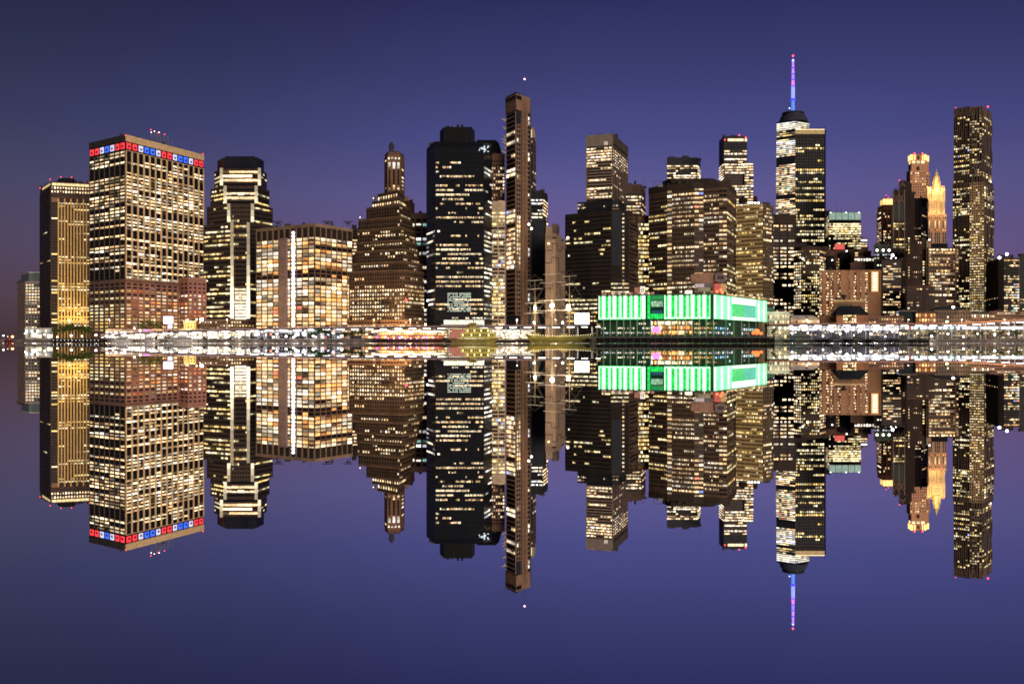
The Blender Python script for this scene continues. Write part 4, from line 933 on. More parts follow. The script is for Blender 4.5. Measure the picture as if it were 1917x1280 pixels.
low('market_hall', 'long blinding white lit hall under the viaduct right of the green pavilion', 1478, 1682, 757, 609, (.1, .1, .12), zones=[Zn(f=0, n=44, t=611, b=619, p=4, pat='99', pal='C', w=.97, h=.92, st=2.6, dim=.05, corr=.3), Zn(f=0, n=44, t=620, b=634, p=4.6, pat='421', pal='N', w=.7, h=.5, st=1.3)], depth=10).done(100)
low('market_hall', 'colourful lit market hall under the viaduct at the far right', 1684, 1930, 757, 609, (.13, .11, .08), zones=[Zn(f=0, n=44, t=611, b=617, p=5.5, pat='9', pal='C', w=.97, h=.85, st=2.4, dim=.2, corr=.6, accent=.06), Zn(f=0, n=50, t=618, b=634, p=4, pat='4433', pal='Y', w=.7, h=.55, st=1.1, dim=.6)], depth=10).done(100)
brick = (.16, .085, .06)
def pitched(name, label, x0, x1, Y, eave, ridge, col, roofcol, zones=(), hip=0, cap=40, cat='building'):
    s = low(name, label, x0, x1, Y, eave, col, zones=zones, depth=12, cat=cat)
    m = MB(); a, b = X(x0, Y) - .6, X(x1, Y) + .6; z0, z1 = Z(eave, Y) + .1, Z(ridge, Y); h = hip * Y / F; y0, y1 = Y - .6, Y + 14
    f = [(a, y0, z0), (b, y0, z0), (b, y1, z0), (a, y1, z0)]; r0, r1 = (a + h, (y0 + y1) / 2, z1), (b - h, (y0 + y1) / 2, z1)
    m.poly([f[0], f[1], r1, r0]); m.poly([f[2], f[3], r0, r1]); m.poly([f[1], f[2], r1]); m.poly([f[3], f[0], r0]); m.poly(f[::-1])
    m.build('roof', wall(roofcol, .7), s.root); s.done(cap); return s
low('corner_building', 'old buff building with a bright cream cornice before the long brown apartment slab', 1561, 1619, 815, 561.5, (.3, .18, .1), zones=[Zn(f=0, n=9, u0=0, u1=.6, t=567, b=577, p=9, pat='0', w=.5, h=.75), Zn(f=0, n=7, t=579, b=606, p=8, pat='0', w=.5, h=.6)], cop=(wall((.7, .48, .26)), 1.6, 1.0)).done(20)
s_ = low('roof_pavilion', 'dark round rooftop turret above the buff cornice building', 1576, 1583, 822, 555, (.05, .035, .03)); s_.done(5)
pitched('dark_roofed_building', 'brick corner house with a big black hipped roof below the buff cornice building', 1566, 1626, 785, 590, 572, (.2, .11, .075), (.02, .024, .032), hip=11, zones=[Zn(f=0, n=9, u0=.2, u1=.62, t=588.5, b=606, p=6, pat='799', pal='Y', w=.6, h=.6, st=1.6)])
low('brick_building', 'low dark red brick row left of the black hipped roof', 1534, 1565, 795, 592, brick, cop=(wall((.16, .08, .06)), .6, .3), zones=[Zn(f=0, n=8, t=596, b=606, p=6, pat='00', w=.5, h=.6)]).done(10)
pitched('gabled_market', 'two white peaked tents glowing beside the dark apartment tower', 1480, 1534, 790, 598, 590, (.6, .5, .4), (.75, .7, .62), hip=8, zones=[Zn(f=0, n=12, t=599, b=606, p=6, pat='8', pal='N', w=.7, h=.7, st=1.6)])
low('brick_building', 'plain pinkish brick row right of the black hipped roof', 1626, 1692, 790, 592, (.17, .1, .085), cop=(wall((.2, .12, .09)), .5, .4), zones=[Zn(f=0, n=14, t=595, b=606, p=5.5, pat='33', pal='W', w=.45, h=.5)]).done(20)
low('long_shed', 'long navy dark shed below the low dark brown apartment block', 1682, 1716, 800, 581.5, (.025, .035, .045), cop=(wall((.2, .17, .15)), .7, .6)).done(5)
low('brick_building', 'small red brick house with orange windows beside the navy shed', 1714, 1752, 797, 583, (.26, .11, .055), cop=(wall((.05, .05, .06)), 1.2, .5), zones=[Zn(f=0, n=7, t=586, b=604, p=7.5, pat='86', pal='O', w=.55, h=.6, st=1.5)]).done(20)
pitched('gabled_building', 'pale brick gabled house at the foot of the rippled tower', 1752, 1817, 800, 580, 572, (.2, .15, .11), (.06, .06, .07), hip=22, zones=[Zn(f=0, n=13, t=583, b=606, p=7.5, pat='213', pal='N', w=.45, h=.65, st=1.5)])
low('brick_building', 'orange lit brick house right of the pale gabled house', 1818, 1852, 800, 584, (.3, .17, .1), cop=(wall((.06, .07, .06)), 1.5, .4), zones=[Zn(f=0, n=7, t=588, b=603, p=7, pat='31', pal='W', w=.5, h=.65, st=1.3)]).done(20)
low('brick_building', 'low layered brick block at the foot of the black boxy apartment tower', 1852, 1930, 805, 583, (.16, .09, .07), cop=(wall((.3, .15, .1)), .5, .5), zones=[Zn(f=0, n=16, t=584, b=600, p=5, pat='424', pal='W', w=.8, h=.35, st=1.4, rel='h', rm=wall((.3, .17, .12)))]).done(30)
low('white_hall', 'cream stone market building at the right end of the green pavilion', 1436, 1478, 745, 584, (.5, .52, .42), cop=(wall((.55, .58, .48)), .8, .6), zones=[Zn(f=0, n=9, t=588, b=610, p=9, pat='2', pal='N', w=.4, h=.7), Zn(f=0, n=8, t=611, b=634, p=9, pat='7', pal='Y', w=.7, h=.8, st=1.5)]).done(30)
low('corner_building', 'teal roofed rooftop restaurant peeping over the right end of the green pavilion', 1434, 1450, 760, 576, (.1, .3, .2)).done(3)
# roofline lamps on the cream building
for i, px in enumerate((1439, 1451, 1462, 1473)): lamp('cornice_lamp', (X(px, 741), 740, Z(582, 745)), 500, (1, .9, .7), .3)

# ================================================================== VIADUCT
def viaduct(label, pts, Y, col, lampcol, e, gx=12):
    root = thing('elevated_highway', label, 'highway viaduct', (X((pts[0][0] + pts[-1][0]) / 2, Y), Y, GZ))
    P = [(X(a, Y), Z(b, Y)) for a, b in pts]
    m = MB(); q = MB(); W = 13
    for (x0, z0), (x1, z1) in zip(P, P[1:]):
        m.hexa([(x0, Y, z0 - 1.3), (x1, Y, z1 - 1.3), (x1, Y + W, z1 - 1.3), (x0, Y + W, z0 - 1.3), (x0, Y, z0), (x1, Y, z1), (x1, Y + W, z1), (x0, Y + W, z0)])
        for yy in (Y - .25, Y + W - .2): q.hexa([(x0, yy, z0 - .5), (x1, yy, z1 - .5), (x1, yy + .45, z1 - .5), (x0, yy + .45, z0 - .5), (x0, yy, z0 + .55), (x1, yy, z1 + .55), (x1, yy + .45, z1 + .55), (x0, yy + .45, z0 + .55)])
    m.build('deck', wall((.12, .09, .09)), root); q.build('parapet', wall(col), root)
    L = P[-1][0] - P[0][0]; n = int(L / gx)
    def zt(x):
        for (x0, z0), (x1, z1) in zip(P, P[1:]):
            if x <= x1: return z0 + (z1 - z0) * (x - x0) / (x1 - x0)
        return P[-1][1]
    for i in range(n + 1):
        x = P[0][0] + L * i / max(n, 1); z = zt(x)
        if z - GZ > 3.2:
            c = MB(); c.tube((x, Y + 2.5, GZ - .2), (x, Y + 2.5, z - 1.3), .4, .4, 8); c.tube((x, Y + W - 2, GZ - .2), (x, Y + W - 2, z - 1.3), .4, .4, 8); c.box((x - .5, Y + 1, z - 2), (x + .5, Y + W - 1, z - 1.28)); c.build('column', wall((.3, .28, .27)), root)
            f = MB(); f.box((x + gx / 2 - 3, Y + 5, z - 1.75), (x + gx / 2 + 3, Y + 5.6, z - 1.45)); f.build('light_fixture', emit(lampcol, 12), root)
            if i % 2 == 0: lamp('fixture_light', (x + gx / 2, Y + 4, z - 2.4), e, lampcol, .8, root)
    return root
viaduct('elevated highway ramp climbing above the white lit halls on the left', [(188, 627), (250, 622), (320, 619.5), (400, 617), (520, 614.5), (640, 612.5), (800, 611.2), (960, 609.5), (1110, 608)], 741, (.42, .3, .32), (1, .94, .86), 8000)
viaduct('elevated highway above the market halls on the right with a golden rising end', [(1440, 606.5), (1600, 605.5), (1700, 606), (1800, 605), (1850, 602), (1930, 597.5)], 741, (.55, .3, .24), (.88, .86, 1), 7000)
for px in (1815, 1845, 1880, 1910): lamp('road_floodlight', (X(px, 735), 733, 13), 3500, (1, .62, .15), .4)

# ================================================================== PIER PAVILION
def pavilion():
    s = Bld('pier_pavilion', 'long glowing green and white glass pavilion raised on the pier', 1277, 640, 'pavilion')
    Y = 640; cor = [(1119, 1.035), (1336, 1), (1435, 1.16)]
    core = wall((.02, .07, .04), .5)
    s.vol(cor, Y, 550, core, bot=597, depth=None, name='upper_hall', cop=(wall((.05, .12, .09)), .8, .6))
    wg = emit((.56, 1, .62), 1.7, True, .2); gg = emit((.01, .8, .12), .75, var=.7); gd = emit((.02, .4, .1), .5, var=.7); gb = emit((.04, 1, .2), 1.0)
    pt, w, _ = s.frame(0)
    def u_(px): return (px - 1119) / 217.0
    def strip(a, b, mat, t=551.5, bt=596, d=.5, f=0, name='glowing_panel', uu=None):
        a2, b2 = (uu if uu else (u_(a), u_(b))); s.panel(f, a2, b2, t, bt, mat, d, name)
    for x0, x1 in [(1121 + i * 20.6, 1121 + i * 20.6 + 19.6) for i in range(4)] + [(1245.5 + i * 21.3, 1245.5 + i * 21.3 + 20.3) for i in range(4)]:
        strip(x0, x0 + 2.2, wg); strip(x0 + 6.5, x0 + 13, wg, d=.7); strip(x1 - 1.2, x1, wg); strip(x0, x1, wg, 593.5, 596, .55)
        strip(x0 + 2.4, x0 + 6.3, gg, 553, 593, .3, name='green_window'); strip(x0 + 13.2, x1 - 1.4, gg, 553, 593, .3, name='green_window')
        strip(x0 - .6, x0 - .1, wall((.05, .08, .07)), 550, 597, 1.0, name='mullion'); strip(x0 + 5.6, x0 + 6.4, gb, d=.62); strip(x0 + 13.1, x0 + 13.9, gb, d=.62); strip(x0, x1, gb, 596.1, 597, .7)
    strip(1204, 1210, wg); strip(1214, 1219, gg); strip(1219.5, 1244, gd, 552, 560, .3, name='green_window'); strip(1220, 1244, gg, 586, 596, .35, name='green_window')
    strip(1221, 1243, emit((.35, .6, .4), .6, var=.8), 562, 573, .6, name='screen'); strip(1220, 1244, wall((.01, .03, .03), .2), 574, 586, .3, name='dark_window')
    m = MB()
    for i in range(6): s.fbox(m, pt, u_(1222 + i * 4), u_(1222 + i * 4 + .5), Z(596, Y), Z(574, Y), .4, .6)
    for zz in (574, 580, 586): s.fbox(m, pt, u_(1220), u_(1244), Z(zz + .4, Y), Z(zz, Y), .4, .6)
    m.build('window_frame', wall((.03, .12, .07)), s.root)
    for i in range(5): strip(1222.6 + i * 4, 1225.4 + i * 4, emit((.03, .1, .3), .4), 580.6, 585.6, .34, name='blue_window')
    N = 26
    for i in range(N):
        a, b = i / N + .003, (i + .82) / N
        if 8 <= i < 20:
            s.panel(1, a, b, 551.5, 565, wg, .5, 'glowing_panel'); s.panel(1, a, b, 590, 596.5, wg, .5, 'glowing_panel')
            s.panel(1, a - .003, (i + 1) / N - .003, 566, 589, emit((.04, .75, .22) if i < 14 else (.08, .7, .5), .7, var=.35), .35, 'green_window')
        else: s.panel(1, a, b, 551.5, 596.5, emit((.2, 1, .36), 1.5, True, .3) if i % 3 else wg, .5, 'glowing_panel')
    # lower storeys
    low_ = wall((.03, .065, .04)); dkb = wall((.07, .04, .03))
    s.vol([(1124, 1.035), (1334, 1), (1420, 1.15)], Y + 6, 597, low_, depth=None, name='lower_hall', zones=[
        Zn(f=0, n=26, u0=.0, u1=.45, t=601, b=627, p=8.5, pat='257', pal='C', w=.55, h=.4, st=1.4, unlit=False, dim=.5),
        Zn(f=0, n=24, u0=.46, u1=.83, t=600, b=627, p=8.5, pat='789', pal='O', w=.8, h=.78, st=1.7, dim=.2),
        Zn(f=0, n=10, u0=.84, u1=1, t=602, b=627, p=8.5, pat='454', pal='O', w=.6, h=.5, st=1.1),
        Zn(f=1, n=22, t=602, b=627, p=8, pat='343', pal='C', w=.45, h=.6, st=1.3, accent=.3, unlit=False)])
    for i in range(24):
        f, u = (0, i / 17.0) if i < 18 else (1, (i - 17) / 6.0)
        q = MB(); a = pt if f == 0 else s.frame(1)[0]; p0 = a(min(u, 1), 5, 3.5)
        q.tube((p0[0], p0[1], 4.5), (p0[0], p0[1], Z(597, Y)), .35, .35, 8); q.build('column', wall((.28, .3, .27)), s.root)
    q = MB(); 
    for i, (c) in enumerate([(1, .2, .9)]):
        x = X(1228, 636); q.box((x - 2.6, 634, Z(622, 636)), (x + 2.6, 635, Z(612, 636)))
    q.build('neon_sign', emit((1, .15, .95), 2.0, var=.5), s.root)
    q = MB(); x = X(1417, 690); q.ball((x, 690, Z(621, 690)), 2.4, 8); q.ball((x - 3, 689, Z(623, 690)), 1.5, 8); q.ball((x + 3, 689, Z(624, 690)), 1.3, 8); q.build('neon_sign', emit((1, .16, .04), 2.0, var=.6), s.root)
    s.done(100)
    for px, yy in ((1150, 632), (1210, 630), (1280, 628), (1330, 628), (1400, 672)): lamp('green_spill_light', (X(px, yy), yy - 4, 14), 6000, (.15, 1, .4), 1.0, s.root)  # added lamps standing in for the green spill of the glowing panels
    for px in (1250, 1270): lamp('shop_light', (X(px, 630), 628, 9), 2500, (1, .5, .2), .6, s.root)
pavilion()
def rooftop():
    Y = 668
    r = thing('rooftop_canopy', 'boxy tan canopy with white lit side standing on the green pavilion roof', 'canopy', (X(1315, Y), Y, Z(551, Y)))
    m = MB(); pr = [(1293, 519), (1295, 513), (1330, 510), (1343, 512), (1345, 525), (1334, 530), (1318, 531), (1294, 527)]
    f = [(X(a, Y), Y, Z(b, Y)) for a, b in pr]; k = [(X(a, Y) + 1, Y + 9, Z(b, Y)) for a, b in pr]
    m.poly(f); m.poly(k[::-1])
    for i in range(8): j = (i + 1) % 8; m.poly([f[j], f[i], k[i], k[j]])
    m.build('canopy_shell', wall((.42, .25, .17)), r)
    m = MB(); m.box((X(1303, Y), Y - .3, Z(537.5, Y)), (X(1318, Y), Y + 7, Z(531.3, Y))); m.build('lit_panel', emit((.8, .62, .62), .45, var=.3), r)
    m = MB(); m.box((X(1318.3, Y), Y - .2, Z(537.5, Y)), (X(1334, Y), Y + 7, Z(530.5, Y))); m.build('side_wall', wall((.2, .19, .22)), r)
    m = MB(); m.box((X(1306, Y), Y - .2, Z(546, Y)), (X(1330, Y), Y + 7, Z(537.9, Y))); m.build('base_wall', wall((.5, .46, .33)), r)
    m = MB()
    for px in (1296, 1318, 1342): m.tube((X(px, Y), Y + 2, Z(551, Y)), (X(px, Y), Y + 2, Z(527, Y)), .25)
    m.build('post', STEEL, r)
    r = thing('hexagonal_sign', 'grey six sided sign on a red and yellow stand above the green pavilion', 'sign', (X(1347, Y), Y, Z(551, Y)))
    pr = [(1337.5, 514), (1344, 510), (1350, 512), (1358, 516), (1358.5, 525), (1354, 530), (1345, 529), (1337, 526)]
    m = MB(); f = [(X(a, Y), Y - 2, Z(b, Y)) for a, b in pr]; k = [(X(a, Y), Y + 2, Z(b, Y)) for a, b in pr]
    m.poly(f); m.poly(k[::-1])
    for i in range(8): j = (i + 1) % 8; m.poly([f[j], f[i], k[i], k[j]])
    m.build('sign_board', wall((.26, .19, .18)), r)
    m = MB(); rr = random.Random(3)
    for i in range(14):
        t = i / 14 * 6.283; x = X(1348, Y) + math.cos(t) * 2.2; z = Z(520, Y) + math.sin(t) * 1.0; m.box((x - .32, Y - 2.3, z - .25), (x + .32, Y - 2.02, z + .25))
    for i in range(5): x = X(1344.5 + i * 1.6, Y); m.box((x, Y - 2.3, Z(520.8, Y)), (x + .35, Y - 2.02, Z(519.2, Y)))
    m.build('emblem', wall((.05, .045, .05)), r)
    m = MB(); m.box((X(1337, Y), Y - 1.4, Z(549, Y)), (X(1349, Y), Y + 4, Z(531, Y))); m.build('red_panel', emit((.7, .1, .06), .45, var=.6), r)
    m = MB(); m.box((X(1349.3, Y), Y - 1, Z(546, Y)), (X(1359, Y), Y + 4, Z(531, Y))); m.build('yellow_panel', emit((.65, .36, .1), .5, var=.4), r)
    for i, (a, b) in enumerate(((1341, 546), (1348, 543), (1351, 548))):
        m = MB(); m.ball((X(a, Y), Y - 2.2, Z(b, Y)), 1.2, 8); m.build('bulb', emit((1, .25, .1), 1.6), r)
    r = thing('marquee_tent', 'small brightly lit cream tent left of the tan rooftop canopy', 'tent', (X(1291, Y), Y, Z(551, Y)))
    m = MB(); m.box((X(1284, Y), Y, Z(551, Y)), (X(1296, Y), Y + 4, Z(544, Y))); m.build('tent_wall', emit((1, .88, .6), 1.5, var=.3), r)
    m = MB(); x0, x1 = X(1283, Y), X(1297, Y); m.poly([(x0, Y - .5, Z(544, Y)), (x1, Y - .5, Z(544, Y)), ((x0 + x1) / 2, Y + 2, Z(540, Y))]); m.poly([(x1, Y - .5, Z(544, Y)), (x1, Y + 5, Z(544, Y)), ((x0 + x1) / 2, Y + 2, Z(540, Y))]); m.poly([(x1, Y + 5, Z(544, Y)), (x0, Y + 5, Z(544, Y)), ((x0 + x1) / 2, Y + 2, Z(540, Y))]); m.poly([(x0, Y + 5, Z(544, Y)), (x0, Y - .5, Z(544, Y)), ((x0 + x1) / 2, Y + 2, Z(540, Y))]); m.build('tent_roof', wall((.7, .6, .45)), r)
    r = thing('roof_terrace', 'row of small lit terrace stalls along the left part of the green pavilion roof', 'terrace', (X(1170, Y), Y, Z(551, Y)))
    rr = random.Random(8); Y = 672
    for i in range(16):
        px = 1127 + i * 6.2; h = rr.uniform(2, 5); m = MB(); m.box((X(px, Y), Y, Z(552, Y)), (X(px + rr.uniform(2, 5.2), Y), Y + 3, Z(551 - h, Y)))
        m.build('stall', emit(rr.choice([(1, .6, .35), (.5, .22, .15), (1, .85, .6), (.2, .1, .08)]), rr.uniform(.3, 1.1), var=.4), r)
    r = thing('roof_terrace', 'row of golden lit terrace tables along the right part of the green pavilion roof', 'terrace', (X(1390, 720), 720, Z(552, 700)))
    for i in range(22):
        px = 1361 + i * 3.3; Y = 690 + i * 2.6; h = rr.uniform(1.5, 5); m = MB(); m.box((X(px, Y), Y, Z(560, Y)), (X(px + rr.uniform(1.5, 3), Y), Y + 2, Z(552.5 + i * .42 - h, Y)))
        m.build('stall', emit(rr.choice([(1, .7, .3), (1, .85, .5), (.6, .35, .12)]), rr.uniform(.4, 1.4), var=.4), r)
rooftop()
def billboard():
    Y = 860
    r = thing('lit_sign', 'salmon and white signboard above the left part of the green pavilion', 'sign', (X(1190, Y), Y, GZ))
    m = MB(); m.box((X(1183, Y), Y, Z(549, Y)), (X(1198, Y), Y + 1.5, Z(538, Y))); m.build('sign_board', wall((.6, .3, .22)), r)
    m = MB(); m.box((X(1199, Y), Y, Z(549, Y)), (X(1208, Y), Y + 1.5, Z(536, Y))); m.build('lit_panel', emit((1, .9, .75), .9, var=.3), r)
    m = MB()
    for a in (1201, 1204.3): m.box((X(a, Y), Y - .3, Z(547, Y)), (X(a + 1.2, Y), Y - .02, Z(539, Y)))
    m.build('mark', wall((.04, .03, .03)), r)
    m = MB(); m.tube((X(1190, Y), Y + 2, GZ), (X(1190, Y), Y + 2, Z(548, Y)), .5); m.tube((X(1204, Y), Y + 2, GZ), (X(1204, Y), Y + 2, Z(548, Y)), .5); m.build('post', STEEL, r)
billboard()

# ================================================================== PIERS
def pier(label, x0, x1, Y0, Y1, zt, col):
    r = thing('pier', label, 'pier', (X((x0 + x1) / 2, Y0), Y0, 0))
    m = MB(); a, b = X(x0, Y0), X(x1, Y0); m.box((a, Y0, zt - 1.1), (b, Y1, zt)); m.build('deck', wall(col), r)
    n = int((b - a) / 5); 
    for i in range(n + 1):
        x = a + (b - a) * i / n; m = MB(); m.tube((x, Y0 + .7, -3), (x, Y0 + .7, zt - 1), .35, .35, 8); m.build('pile', wall((.05, .04, .035)), r)
    m = MB(); m.box((a, Y0 + 1.5, -2), (b, Y1, zt - 1.2)); m.build('understructure', wall((.012, .011, .01)), r)
    m = MB(); m.tube((a, Y0 + .3, zt + 1.05), (b, Y0 + .3, zt + 1.05), .06)
    for i in range(n * 2 + 1): x = a + (b - a) * i / n / 2; m.tube((x, Y0 + .3, zt), (x, Y0 + .3, zt + 1.05), .05, .05, 4)
    m.build('railing', STEEL, r)
    return r
pier('dark low pier carrying the green pavilion', 1116, 1450, 610, 760, 4.4, (.09, .09, .085))
pier('dark timber pier with small lamps under the left trees', 96, 190, 690, 712, 3.2, (.04, .035, .03))
pier('dark pier in front of the sailing ship berth', 905, 1060, 690, 712, 2.0, (.05, .045, .035))
pier('dark boat pier below the starry white lamps on the right', 1540, 1740, 680, 712, 3.0, (.04, .04, .045))
for i in range(13):
    o = MB(); x = X(100 + i * 7, 689); o.ball((x, 689, 1.9), .35, 8); o.build('x', emit((.8, .75, .8), 1.4), None); o = bpy.data.objects['x']; o.name = 'dock_lamp'
    tag(o, 'small round lamp in the row along the dark timber pier under the left trees', 'dock lamp', 'small lamps along the left timber pier')

# ================================================================== STREET LAMPS
def slamp(px, py, Y, label, col=(1, .9, .72), r=.55, st=14, e=1200, base=None, big=False):
    z = Z(py, Y); x = X(px, Y); b = GZ if base is None else base
    t = thing('street_lamp', label, 'street lamp', (x, Y, b))
    m = MB(); m.tube((x, Y + .3, b), (x, Y + .3, z - .2), .16, .09, 6); m.tube((x, Y + .3, b), (x, Y + .3, b + .8), .26, .2, 6); m.build('pole', STEEL, t)
    m = MB(); m.tube((x, Y + .3, z - .25), (x, Y - .3, z + .15), .07); m.build('arm', STEEL, t)
    m = MB(); m.ball((x, Y - .5, z), r, 10, 0, sz=.8); m.build('lantern', emit(col, st), t)
    lamp('lantern_light', (x, Y - 1.6, z - .4), e, col, .4, t)
for a in [
 (7, 628, 720, 'white street lamp nearest the left edge of the photo'), (24, 630, 715, 'orange street lamp at the far left quay', (1, .35, .08), .9, 14, 1500),
 (48, 624, 720, 'white street lamp left of the brightest left quay lamp'), (65, 626.5, 715, 'large blazing white lamp in front of the small left terminal hall', (1, .97, .85), 1.5, 30, 4000),
 (84, 626, 716, 'white street lamp right of the blazing left quay lamp'), (108, 631, 722, 'short warm street lamp under the leftmost trees', (1, .9, .5)), (134, 628, 722, 'tall warm street lamp rising among the left trees', (1, .95, .7), .8, 16), (154, 629, 722, 'yellowish street lamp near the right end of the left trees', (1, .85, .4)),
 (180, 627, 722, 'white street lamp at the foot of the highway ramp', (1, .93, .85), .8), (212, 627, 730, 'white street lamp below the start of the ramp'), (228, 622.5, 735, 'warm street lamp on the low part of the ramp', (1, .8, .6)), (263, 618.5, 736, 'yellow white street lamp on the ramp before the amber windows', (1, .85, .6), .8),
 (252, 614.5, 770, 'warm street lamp behind the ramp among dark foliage', (1, .75, .4), .8), (378, 598, 790, 'big white glaring lamp between the reddish grid building and the podium', (1, .95, .85), 1.5, 26, 5000), (368, 598, 792, 'small orange lamp beside the big glaring lamp', (1, .6, .2), .8),
 (462.5, 596, 736, 'tall slim lamp post before the white columned tower', (.6, .55, .5), .3, 2, 50), (558, 626, 734, 'bluish white lamp among the dark bushes below the amber glass block', (.85, .88, 1), 1.0, 18), (568, 624, 734, 'second bluish white lamp beside the dark bushes', (.85, .88, 1), .9, 16), (615, 626, 734, 'blue tinted lamp right of the dark bushes', (.5, .55, 1), .8, 8),
 (932, 623, 730, 'white lamp in front of the low white roofed shed'), (952, 622, 730, 'white lamp beside the left end of the sailing ship'),
 (1557, 618.5, 700, 'leftmost blazing white dock lamp of the right quay', (.96, .96, 1), 1.2, 30, 3500), (1585, 619, 700, 'blazing white dock lamp between the leftmost and the middle one', (.96, .96, 1), 1.1, 28, 3500), (1609, 618.5, 700, 'middle blazing white dock lamp of the right quay', (.96, .96, 1), 1.2, 30, 3500),
 (1638, 616, 700, 'largest blazing white dock lamp of the right quay', (.98, .97, 1), 1.8, 36, 6000), (1670, 618, 700, 'blazing white dock lamp right of the largest one', (.96, .96, 1), 1.1, 28, 3500),
 (1772, 602, 733, 'yellow lamp on the viaduct at the foot of the rippled tower', (1, .75, .25), 1.0, 12), (1784, 575, 735, 'tall pale lamp post in front of the pale gabled house', (1, .92, .8), 1.1, 14, 1500), (1860, 617, 732, 'warm lamp beside the right market hall', (1, .85, .6), .8), (1896, 616, 732, 'white lamp beside the right market hall near the photo edge', (1, .95, .85), .8)]:
    slamp(*a)

rq = random.Random(77)
for i in range(46):  # lamps added along the quay to brighten the shoreline
    px = 200 + i * 17.6 if i < 26 else (940 + (i - 26) * 9 if i < 31 else 1484 + (i - 31) * 29)
    if 690 < px < 930 and i < 26: continue
    Y = 699.9 if i % 3 else rq.uniform(708, 734); x = X(px + rq.uniform(-2, 2), Y); h = rq.uniform(2.2, 5.5)
    t = thing('added_quay_lamp', 'added low round quay lamp in the bright row along the waterfront', 'lamp', (x, Y, GZ), 'added low quay lamps along the waterfront')
    m = MB(); m.tube((x, Y, GZ), (x, Y, GZ + h), .1, .07, 5); m.build('pole', STEEL, t)
    m = MB(); m.ball((x, Y, GZ + h), rq.uniform(.45, .85), 8); m.build('lantern', emit(rq.choice([(1, .93, .82), (1, .8, .55), (1, .97, .92), (1, .88, .7)]), 14), t)
    if i % 2 == 0: lamp('lantern_light', (x, Y - 2.2, GZ + h - 1), 900, (1, .86, .66), .4, t)
for px, e, c, lb in ((130, 30000, (1, .7, .35), 'added fill light mast behind the left row of trees'), (205, 26000, (1, .6, .3), 'added fill light mast at the foot of the dark side of the light panel tower'), (290, 32000, (1, .55, .27), 'added fill light mast before the reddish base of the light panel tower'),
    (352, 20000, (1, .6, .35), 'added fill light mast before the reddish slanted grid building'), (425, 60000, (1, .75, .5), 'added fill light mast before the stepped white columned tower'), (700, 42000, (1, .62, .32), 'added fill light mast before the left half of the ziggurat tower'), (768, 60000, (1, .65, .35), 'added fill light mast before the right corner of the ziggurat tower'),
    (968, 60000, (1, .75, .5), 'added fill light mast at the foot of the slim unfinished tower'), (1040, 60000, (1, .75, .5), 'added fill light mast before the beige windowless tower'), (1510, 9000, (1, .65, .35), 'added fill light mast behind the white peaked tents'), (1600, 14000, (1, .6, .3), 'added fill light mast before the long orange brown apartment slab'),
    (1700, 8000, (1, .6, .32), 'added fill light mast behind the navy shed'), (1800, 22000, (1, .7, .35), 'added fill light mast at the foot of the rippled tower'), (1880, 12000, (1, .62, .34), 'added fill light mast at the foot of the black boxy apartment tower')):
    slamp(px, 598.5, 771 if px > 1400 else 752, lb, c, .45, 10, e)  # fill lights added for warm street glow on the facades behind
# ================================================================== SCREENS
def screen(label, x0, x1, t, b, Y, col, st, base=GZ):
    r = thing('video_screen', label, 'screen', (X((x0 + x1) / 2, Y), Y, base)); m = MB()
    m.box((X(x0, Y), Y, Z(b, Y)), (X(x1, Y), Y + .3, Z(t, Y))); m.build('display', emit(col, st, True), r)
    m = MB(); m.box((X(x0, Y) - .4, Y + .3, Z(b, Y) - .4), (X(x1, Y) + .4, Y + 1.2, Z(t, Y) + .4))
    for px in (x0 + 1.5, x1 - 1.5): m.tube((X(px, Y), Y + .8, base), (X(px, Y), Y + .8, Z(b, Y)), .35)
    m.build('screen_frame', wall((.05, .05, .06)), r)
screen('blown out white and pink video screen above the ramp at left', 306, 324, 592, 606, 738, (1, .85, 1), 2.2)
screen('small pink lower video screen under the white one at left', 314, 324, 608, 615, 739, (1, .8, 1), 1.6)
screen('large square white video screen right of the sailing ship masts', 1076, 1103, 586, 607, 728, (1, 1, .95), 3)
def neonbar():
    m = MB(); Y = 738; m.box((X(268, Y), Y, Z(619, Y)), (X(280, Y), Y + .3, Z(617.3, Y))); o = m.build('neon_bar', emit((.8, .2, 1), 2), None)
    tag(o, 'thin purple neon bar on the side of the highway ramp', 'neon sign')
neonbar()

